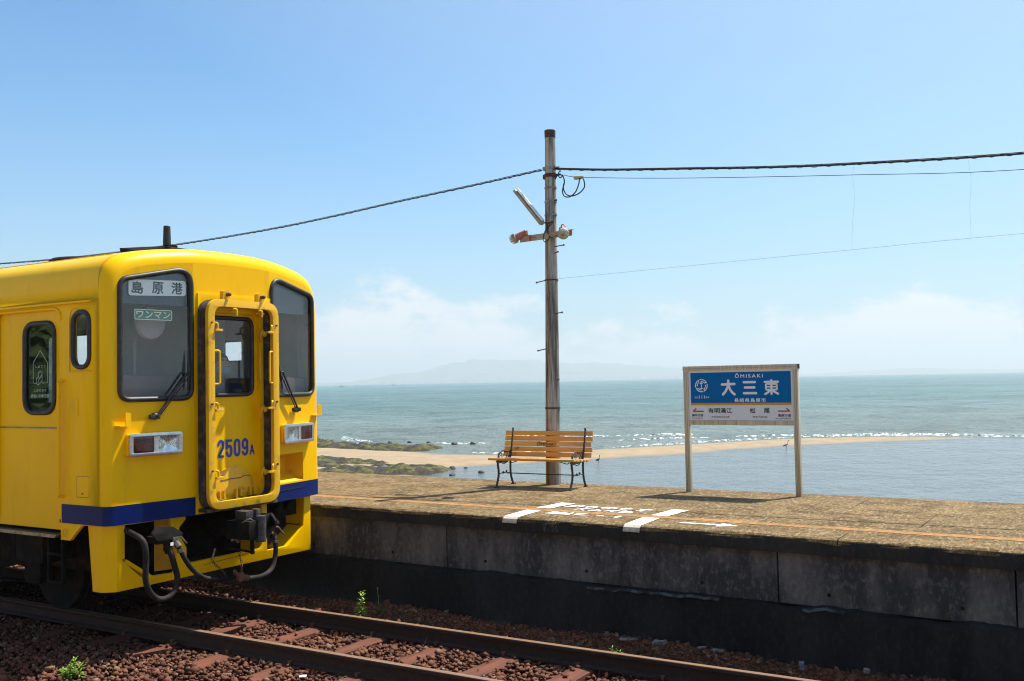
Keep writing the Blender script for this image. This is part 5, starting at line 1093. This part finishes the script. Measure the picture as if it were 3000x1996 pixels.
# bench: timber slats on cast-iron ends
bench = empty('bench', (-6.51, 11.265, DECK), R(3.3), 'varnished wooden bench with scrolled black iron ends in front of the pole', 'bench')
for i, y in enumerate((-.235, -.150, -.065, .020, .095)):
    mb = MB(); w_ = .074; zz_ = .352+(.004 if i == 0 else 0)-.012*i*.35; mb.span((-.645+.01*(i > 0), y-w_/2, zz_), (.60+.015*i*.6, y+w_/2, zz_+.030)); mb.build('seat_slat', 'bench_wood', bench, bevel=.006)
tilt = R(13)
for i in range(5):
    s_ = .035+i*.0715; y = .165+s_*math.sin(tilt); z = .375+s_*math.cos(tilt); mb = MB(); ext = .012*math.sin(i*2.3)
    mb.box((ext*.5, y, z), (1.285+ext, .026, .060), Matrix.Rotation(-tilt, 3, 'X'))
    sl_ = mb.build('back_slat', 'bench_wood', bench, bevel=.006)
    if i == 2:
        mb = MB(); n_ = Vector((0, -math.cos(tilt), math.sin(tilt))); v_ = Vector((0, math.sin(tilt), math.cos(tilt))); c_ = Vector((0, y, z))+n_*.0138
        put_text(mb, 'ŌMISAKI', (-.15, -.024, .125, .026), lambda a, b: tuple(c_+Vector((a, 0, 0))+v_*b), .05, 1.0, .18); mb.build('carved_name', 'rust_ink' if 'rust_ink' in M else 'rubber', sl_)
for sg in (-1, 1):
    x = sg*.535; mb = MB()
    def t3(pts, r): mb.tube(bez([(x, a, b) for a, b in pts], 6), r, 8)
    end = MB(); 
    mb = MB(); t3([(-.20, .352), (-.205, .30), (-.185, .22), (-.19, .14), (-.225, .06), (-.25, .012)], .015); mb.box((x, -.255, .008), (.045, .06, .016)); mb.build('leg', 'cast_iron', bench, smooth=True, ang=50)
    mb = MB(); t3([(.15, .352), (.145, .27), (.145, .18), (.165, .10), (.205, .03), (.22, .01)], .015); mb.box((x, .222, .008), (.045, .05, .016)); mb.build('leg', 'cast_iron', bench, smooth=True, ang=50)
    mb = MB(); mb.tube(bez([(x, -.235, .338), (x, -.10, .330), (x, .02, .325), (x, .13, .338)], 6), .012, 8); mb.tube(bez([(x, -.19, .31), (x, -.12, .315), (x, -.04, .295), (x, .05, .31)], 6), .006, 6); mb.build('seat_rail', 'cast_iron', bench, smooth=True, ang=50)
    mb = MB(); mb.tube(bez([(x, .13, .345), (x, .150, .40), (x, .185, .50), (x, .225, .65), (x, .243, .735), (x, .23, .75)], 6), .014, 8)
    br = mb.build('back_post', 'cast_iron', bench, smooth=True, ang=50)
    for i in range(5): s_ = .035+i*.0715; yy = .165+s_*math.sin(tilt)-.022; zz_ = .375+s_*math.cos(tilt)+.006; mb = MB(); mb.cyl((x, yy, zz_), (x, yy+.012, zz_-.004), .008, n=8); mb.build('bolt', 'cast_iron', br)
    mb = MB(); t3([(.175, .475), (.14, .452), (.05, .455), (-.06, .468), (-.13, .462), (-.175, .43), (-.19, .39), (-.182, .36)], .010); mb.build('arm_rest', 'cast_iron', bench, smooth=True, ang=50)
    mb = MB(); t3([(-.15, .372), (-.165, .41), (-.13, .445), (-.09, .43), (-.10, .40), (-.125, .41)], .006); mb.build('scroll', 'cast_iron', bench, smooth=True, ang=60)
    mb = MB(); t3([(-.12, .37), (-.07, .39), (-.03, .43), (.0, .455)], .007); t3([(-.02, .45), (.04, .44), (.09, .40), (.075, .372), (.04, .378), (.045, .40)], .006); t3([(.02, .37), (.09, .375), (.13, .41), (.12, .44)], .006); mb.build('scroll', 'cast_iron', bench, smooth=True, ang=60)
    mb = MB(); t3([(-.195, .165), (-.13, .172), (-.06, .185), (.0, .17), (.08, .168), (.148, .175)], .006); mb.lathe((x, -.055, .18), [(.004, -.016), (.016, -.008), (.016, .008), (.004, .016)], (1, 0, 0), 10); mb.lathe((x, .03, .19), [(.004, -.014), (.014, -.006), (.014, .006), (.004, .014)], (1, 0, 0), 10); mb.build('leg_brace', 'cast_iron', bench, smooth=True, ang=60)
mb = MB(); mb.cyl((-.535, -.02, .172), (.535, -.02, .168), .0065, n=8); mb.build('tie_rod', 'cast_iron', bench, smooth=True)
mb = MB(); mb.tube(bez([(-.50, -.195, .345), (-.46, -.195, .325), (-.40, -.195, .335), (-.33, -.195, .328), (-.26, -.195, .345)], 5), .006, 6); mb.build('bracket', 'cast_iron', bench, smooth=True)
mb = MB(); mb.tube(bez([(.50, -.195, .345), (.47, -.195, .325), (.42, -.195, .335), (.36, -.195, .35)], 5), .006, 6); mb.build('bracket', 'cast_iron', bench, smooth=True)

# station name sign
sign = empty('station_sign', (-3.871, 11.46, DECK), 0, 'blue and white station name board on two cream metal posts', 'sign')
SO = (-3.871, 11.46, DECK); ZB = DECK-.03
def Sg(): return MB(SO)
for (xa, xb) in ((-4.575, -4.512), (-3.238, -3.176)):
    mb = Sg(); mb.span((xa, 11.435, DECK-.01), (xb, 11.505, 2.41)); ps = mb.build('post', 'sign_metal', sign, bevel=.004)
    for t in (.33, .66): mb = Sg(); mb.span((xa+(xb-xa)*t-.0015, 11.4335, DECK), (xa+(xb-xa)*t+.0015, 11.4355, 2.40)); mb.build('groove', 'debris', ps)
mb = Sg(); mb.span((-4.578, 11.430, 2.411), (-3.173, 11.512, 2.470)); tb = mb.build('top_beam', 'sign_metal', sign, bevel=.003)
mb = Sg(); mb.span((-3.1728, 11.432, 2.413), (-3.170, 11.51, 2.468)); mb.build('beam_cap', 'iron', tb)
mb = Sg(); mb.span((-4.576, 11.4285, 2.437), (-3.175, 11.4305, 2.440)); mb.build('groove', 'debris', tb)
mb = Sg(); mb.span((-4.511, 11.438, 1.757), (-3.239, 11.50, 1.812)); lb = mb.build('lower_beam', 'sign_metal', sign, bevel=.003)
for x in (-4.46, -4.32, -4.14, -4.06, -3.92, -3.69, -3.58, -3.45, -3.31): mb = Sg(); mb.span((x, 11.4365, 1.758), (x+.004, 11.4385, 1.811)); mb.build('seam', 'debris', lb)
mb = Sg(); mb.span((-4.511, 11.445, 1.814), (-3.239, 11.49, 2.410)); bdp = mb.build('board', 'sign_white', sign)
yb = 11.4435
sf = lambda o_=0: (lambda a, b: (a, yb-o_, b))
mb = Sg(); mb.prism(rect(-4.483, 2.022, -3.258, 2.388), [], sf(0), sf(.001)); mb.build('blue_panel', 'sign_blue', bdp)
mb = Sg(); mb.prism(rect(-4.483, 1.995, -3.258, 2.021), [], sf(0), sf(.001)); mb.build('orange_stripe', 'sign_orange', bdp)
F2, F1 = sf(.002), sf(.0008)
def txt(s, box, mt, name='lettering', bold=0, sp=1.0, f=F2): mb = Sg(); put_text(mb, s, box, f, bold, sp); return mb.build(name, mt, bdp)
txt('ŌMISAKI', (-3.921, 2.320, -3.586, 2.372), 'sign_letter', bold=.022, sp=1.35)
mb = Sg(); wd = .030
for pts in ([(-4.085, 2.243), (-3.932, 2.247)],): stroke(mb, pts, wd, F2)
stroke(mb, [(-4.006, 2.288), (-4.006, 2.245), (-4.018, 2.205), (-4.042, 2.16), (-4.075, 2.124)], wd, sf(.0022)); stroke(mb, [(-4.003, 2.225), (-3.985, 2.18), (-3.96, 2.145), (-3.932, 2.124)], wd, sf(.0024)); mb.build('large_character', 'sign_letter', bdp)
mb = Sg()
for (x0, x1, z) in ((-3.815, -3.682, 2.266), (-3.803, -3.690, 2.203), (-3.817, -3.670, 2.136)): stroke(mb, [(x0, z), (x1, z)], wd*.95, F2)
mb.build('large_character', 'sign_letter', bdp)
mb = Sg(); w2 = .026
stroke(mb, [(-3.564, 2.266), (-3.408, 2.266)], w2, F2); stroke(mb, [(-3.486, 2.285), (-3.486, 2.125)], w2, sf(.0022))
stroke(mb, [(-3.551, 2.240), (-3.551, 2.175), (-3.549, 2.174), (-3.424, 2.174), (-3.422, 2.176), (-3.422, 2.240), (-3.424, 2.241), (-3.549, 2.241), (-3.551, 2.240)], w2*.8, sf(.0024), False); stroke(mb, [(-3.545, 2.208), (-3.428, 2.208)], w2*.6, sf(.0026))
stroke(mb, [(-3.50, 2.172), (-3.525, 2.145), (-3.560, 2.124)], w2, sf(.0028)); stroke(mb, [(-3.472, 2.172), (-3.45, 2.148), (-3.410, 2.127)], w2, sf(.003)); mb.build('large_character', 'sign_letter', bdp)
txt('長崎県島原市', (-3.938, 2.030, -3.557, 2.076), 'sign_letter', bold=.022, sp=1.2)
txt('創立', (-4.434, 2.079, -4.385, 2.102), 'sign_letter'); txt('周年', (-4.297, 2.079, -4.248, 2.102), 'sign_letter'); txt('111', (-4.378, 2.076, -4.306, 2.114), 'sign_letter')
# the railway's round emblem: two broken rings round a rail section
mb = Sg(); ec = Vector((-4.345, 2.232)); 
for k in range(4):
    a0 = R(90*k+28); outer = [ec+Vector((math.cos(t), math.sin(t)))*.074 for t in np.linspace(a0, a0+R(76), 10)]; stroke(mb, outer, .011, F2)
    inn = [ec+Vector((math.cos(t), math.sin(t)))*.052 for t in np.linspace(a0+R(8), a0+R(66), 8)]; stroke(mb, inn, .009, F2)
    e_ = ec+Vector((math.cos(a0), math.sin(a0)))*.074; stroke(mb, [e_, ec+Vector((math.cos(a0+R(10)), math.sin(a0+R(10))))*.056], .009, sf(.0022))
stroke(mb, [ec+Vector((-.012, .030)), ec+Vector((.012, .030))], .017, F2); stroke(mb, [ec+Vector((0, .028)), ec+Vector((0, -.03))], .010, sf(.0022)); stroke(mb, [ec+Vector((-.02, -.034)), ec+Vector((.02, -.034))], .008, sf(.0024)); mb.build('emblem', 'sign_letter', bdp)
txt('有明湯江', (-4.265, 1.900, -3.971, 1.960), 'sign_black', bold=.022, f=F1); txt('ARIAKEYUE', (-4.228, 1.844, -4.004, 1.866), 'sign_black', bold=.02, sp=1.2, f=F1)
txt('松', (-3.752, 1.900, -3.686, 1.960), 'sign_black', bold=.022, f=F1); txt('尾', (-3.583, 1.900, -3.516, 1.960), 'sign_black', bold=.022, f=F1); txt('MATSUO', (-3.714, 1.845, -3.546, 1.868), 'sign_black', bold=.02, sp=1.2, f=F1)
txt('諫早方面', (-4.474, 1.858, -4.333, 1.889), 'sign_black', bold=.022, f=F1); txt('For ISAHAYA', (-4.474, 1.830, -4.336, 1.846), 'sign_black', f=F1)
txt('島原方面', (-3.416, 1.858, -3.268, 1.889), 'sign_black', bold=.022, f=F1); txt('For SHIMABARA', (-3.444, 1.830, -3.264, 1.846), 'sign_black', f=F1)
mb = Sg(); stroke(mb, [(-4.330, 1.922), (-4.455, 1.922)], .014, F1); stroke(mb, [(-4.455, 1.922), (-4.423, 1.952)], .014, sf(.001)); mb.build('red_arrow', 'sign_red', bdp)
mb = Sg(); stroke(mb, [(-3.412, 1.924), (-3.283, 1.924)], .014, F1); stroke(mb, [(-3.283, 1.924), (-3.314, 1.955)], .014, sf(.001)); mb.build('red_arrow', 'sign_red', bdp)

# ------------------------------------------------------------------ weeds
def leaf(mb, base, d, ln, wd, droop):
    d = Vector(d).normalized(); s_ = d.cross(Vector((0, 0, 1))).normalized(); p = [Vector(base)+d*ln*t+Vector((0, 0, -droop*ln*t*t)) for t in (0, .3, .65, 1)]
    mb.add([p[0]-s_*wd*.2, p[0]+s_*wd*.2, p[1]-s_*wd*.5, p[1]+s_*wd*.5, p[2]-s_*wd*.4, p[2]+s_*wd*.4, p[3]], [(0, 1, 3, 2), (2, 3, 5, 4), (4, 5, 6)])
def weed(x, y, stems, lab, mt='leaf', z=-.19, leaf_l=.055, leaf_w=.010, per=26, sd=1):
    rd = random.Random(sd); e = empty('weed', (x, y, z), 0, lab, 'weed', 'weeds growing in the ballast'); st, lf = MB(), MB()
    for (dx, dy, h, lx) in stems:
        top = Vector((dx+lx, dy, h)); P = bez([(dx, dy, 0), (dx+lx*.3, dy, h*.5), top], 6); st.tube(P, [.004-.0028*i/(len(P)-1) for i in range(len(P))], 6)
        for i in range(per):
            t = .12+.88*i/per; k = min(len(P)-1, int(t*(len(P)-1))); a = i*2.4+rd.uniform(-.3, .3); upw = .25+.7*t
            leaf(lf, P[k], (math.cos(a), math.sin(a), upw), leaf_l*rd.uniform(.7, 1.2)*(1.1-.5*t), leaf_w*rd.uniform(.8, 1.2), rd.uniform(.2, .7))
    st.build('stem', 'stem', e); o = lf.build('foliage', mt, e); o['kind'] = 'stuff'; return e
weed(-7.86, 5.40, [(0, 0, .24, .02), (-.06, .03, .15, -.03), (.05, .02, .20, .03), (-.11, 0, .12, -.04), (.02, -.04, .17, 0), (-.03, -.05, .14, -.02)], 'bushy bright green weed in the front ballast near the train', leaf_l=.09, leaf_w=.013, per=46, sd=3, z=-.23)
weed(-7.02, 8.24, [(0, 0, .28, .015), (-.03, .01, .09, -.03), (.03, -.01, .10, .03)], 'tall upright green weed between the far rail and the platform wall', 'leaf_sun_tone', leaf_l=.085, leaf_w=.018, per=30, sd=5, z=-.15)
weed(-6.86, 8.36, [(0, 0, .11, .02), (.04, 0, .07, .03), (-.02, .02, .08, -.03), (.02, -.02, .09, -.01)], 'low leafy green weed with one thin flower stalk by the platform wall', 'leaf_dark', leaf_l=.07, leaf_w=.016, per=13, sd=8, z=-.15)
mb = MB(); mb.tube([(-.01, 0, .05), (-.02, 0, .16), (-.03, 0, .27)], .0025, 5).lathe((-.03, 0, .27), [(.003, 0), (.009, .012), (.003, .026)], n=8).lathe((-.018, 0, .19), [(.003, 0), (.006, .008), (.003, .016)], n=8); o = mb.build('flower_stalk', 'leaf'); o.parent = [q_ for q_ in C.objects if q_.name.startswith('weed')][-1]
for q_ in C.objects:
    if q_.name == 'weed.002': o.parent = q_
weed(-6.56, 8.36, [(0, 0, .09, .03), (.05, .01, .06, .06), (-.03, 0, .06, -.05)], 'dark spreading weed in the shade right of the flowering weed', 'leaf_dark', leaf_l=.10, leaf_w=.012, per=9, sd=12, z=-.15)
weed(-3.93, 8.10, [(0, 0, .06, .03), (-.02, .01, .09, -.05)], 'small bright grass tuft beside the far rail below the station sign', leaf_l=.11, leaf_w=.008, per=7, sd=15, z=-.155)
weed(-5.35, 7.87, [(0, 0, .03, .01)], 'tiny green sprout at the outer side of the far rail', leaf_l=.05, leaf_w=.008, per=5, sd=18, z=-.13)
def grass(x, y, h, lab, n=3):
    e = empty('dry_grass', (x, y, -.17), 0, lab, 'grass'); rd = random.Random(int(x*100)); mb = MB()
    for i in range(n):
        a = rd.uniform(0, 6.28); mb.tube([(0, 0, 0), (.02*math.cos(a), .02*math.sin(a), h*.6), (.06*math.cos(a), .06*math.sin(a), h)], [.0016, .0012, .0006], 4)
    o = mb.build('blade', 'debris', e); o['kind'] = 'stuff'
grass(-6.5, 6.25, .12, 'dry pale grass blades in front of the near rail'); grass(-5.55, 7.35, .16, 'dry pale grass blades between the rails beside a sleeper', 2); grass(-3.0, 8.15, .2, 'single dry stalk leaning in the stones near the far rail end', 1)
# rubble lying in the ballast by the wall
def rubble(x, y, z, dim, rz, lab, mt='debris', name='concrete_fragment', cat='fragment'):
    mb = MB(); mb.box((0, 0, 0), dim); bm_ = mb
    bmx = bmesh.new(); o = mb.build(name, mt); me = o.data; bmx.from_mesh(me); bmesh.ops.subdivide_edges(bmx, edges=bmx.edges, cuts=3, use_grid_fill=True)
    for v in bmx.verts: v.co += v.co.normalized()*.14*min(dim)*fbm(v.co.x*30+x, v.co.y*30, v.co.z*30+y)*2; v.co.x *= 1
    bmx.to_mesh(me); bmx.free(); o.location = (x, y, z); o.rotation_euler = (random.uniform(-.3, .3), random.uniform(-.15, .15), rz); tag(o, lab, cat)
rubble(-3.98, 8.44, -.075, (.17, .03, .022), .05, 'long thin pale concrete stick on the stones below the station sign'); rubble(-3.68, 8.46, -.075, (.13, .05, .03), -.15, 'broader grey concrete slab piece beside the long thin stick')
rubble(-3.12, 8.46, -.075, (.10, .025, .02), -.1, 'short grey fragment farther along the wall from the slab piece'); rubble(-3.28, 8.48, -.075, (.08, .015, .012), .2, 'thin pale splinter just before the short grey fragment')
rubble(-2.36, 8.36, -.085, (.035, .035, .06), .4, 'upright white stone between rail and wall at the far end', 'debris', 'white_stone', 'stone'); rubble(-1.86, 8.46, -.085, (.045, .03, .035), .8, 'small bluish white stone nearest the frame corner', 'debris', 'white_stone', 'stone')
rubble(-6.02, 6.30, -.14, (.06, .035, .006), .5, 'crumpled white paper scrap in front of the near rail', 'paper', 'paper_scrap', 'litter'); rubble(-5.62, 6.33, -.14, (.022, .02, .02), .5, 'round white pebble on a sleeper end by the near rail', 'debris', 'white_stone', 'stone')
rubble(-5.02, 6.95, -.115, (.02, .02, .02), .2, 'tiny white pebble between the rails by a sleeper', 'debris', 'white_stone', 'stone')

# ------------------------------------------------------------------ herons and boats
M['heron_grey'] = simple('grey_plumage', (.36, .38, .40), (.22, .23, .25), 9, rough=.8); M['heron_white'] = simple('white_plumage', (.6, .6, .6), rough=.8); M['heron_dark'] = simple('dark_plumage', (.03, .03, .035), rough=.8)
def heron(x, y, rz, lab, k=1.0, dark=False, z=SEA-.02):
    e = empty('heron', (x, y, z), rz, lab, 'bird', 'herons wading in the lagoon'); e.scale = (k, k, k)
    mb = MB(); mb.tube(bez([(-.34, 0, .40), (-.22, 0, .47), (-.05, 0, .55), (.10, 0, .60), (.17, 0, .66), (.15, 0, .78), (.20, 0, .90), (.23, 0, 1.0), (.28, 0, 1.02)], 5), [.012]*2+[.03, .05, .07, .085, .095, .10, .10, .10, .095, .09, .085, .08, .07, .06, .05, .042, .036, .032, .03, .028, .027, .027, .026, .026, .026, .026, .027, .028, .029, .03, .031, .033, .034, .034, .032, .03, .028, .024, .018][:39], 12)
    mb.build('body', 'heron_dark' if dark else 'heron_grey', e, smooth=True, ang=80)
    mb = MB(); mb.tube([(.28, 0, 1.02), (.36, 0, 1.01), (.42, 0, 1.0)], [.018, .009, .002], 8); mb.build('bill', 'ceramic', e, smooth=True)
    for s in (-1, 1): mb = MB(); mb.tube([(-.02, s*.03, .52), (.0, s*.035, .38), (-.03, s*.035, .24), (.0, s*.035, 0)], [.03, .014, .011, .009], 7).tube([(0, s*.035, .008), (.08, s*.035, .006)], .006, 5); mb.build('leg', 'heron_dark', e, smooth=True)
    mb = MB(); mb.tube(bez([(-.36, .07, .40), (-.15, .10, .52), (.08, .095, .60)], 5), [.008]+[.03, .045, .055, .06, .06, .055, .05, .04, .02, .01][:10], 8); mb.tube(bez([(-.36, -.07, .40), (-.15, -.10, .52), (.08, -.095, .60)], 5), [.008]+[.03, .045, .055, .06, .06, .055, .05, .04, .02, .01][:10], 8); mb.build('wing', 'heron_dark' if dark else 'heron_grey', e, smooth=True, ang=80)
    return e
heron(-35.95, 71.4, R(-28), 'dark heron standing in the lagoon just right of the bench', .78, True); heron(-26.5, 91.0, R(-5), 'pale grey heron at the sand bar edge beside the sign post', .92)
def boat(x, y, lab, L_):
    o0 = (x, y, SEA); e = empty('boat', o0, R(20), lab, 'boat'); 
    mb = MB(); mb.prism([(-L_/2, 2.2), (L_/2, 2.6), (L_*.42, -.5), (-L_*.46, -.5)], [], lambda a, b: (a, -L_*.1, b), lambda a, b: (a, L_*.1, b)); mb.build('hull', 'paper', e)
    mb = MB(); mb.span((-L_*.2, -L_*.08, 2.3), (L_*.12, L_*.08, 5.2)); mb.build('cabin', 'paper', e, bevel=.2)
    mb = MB(); mb.cyl((0, 0, 5.2), (0, 0, 9), .25, n=8); mb.build('mast', 'galv', e)
a = Vector((-.6605, .7508))*2300; boat(a.x, a.y, 'small white boat on the horizon beside the train roof corner', 14)
a = Vector((-.6212, .7836))*2700; boat(a.x, a.y, 'tiny white boat on the horizon midway between train and pole', 11)
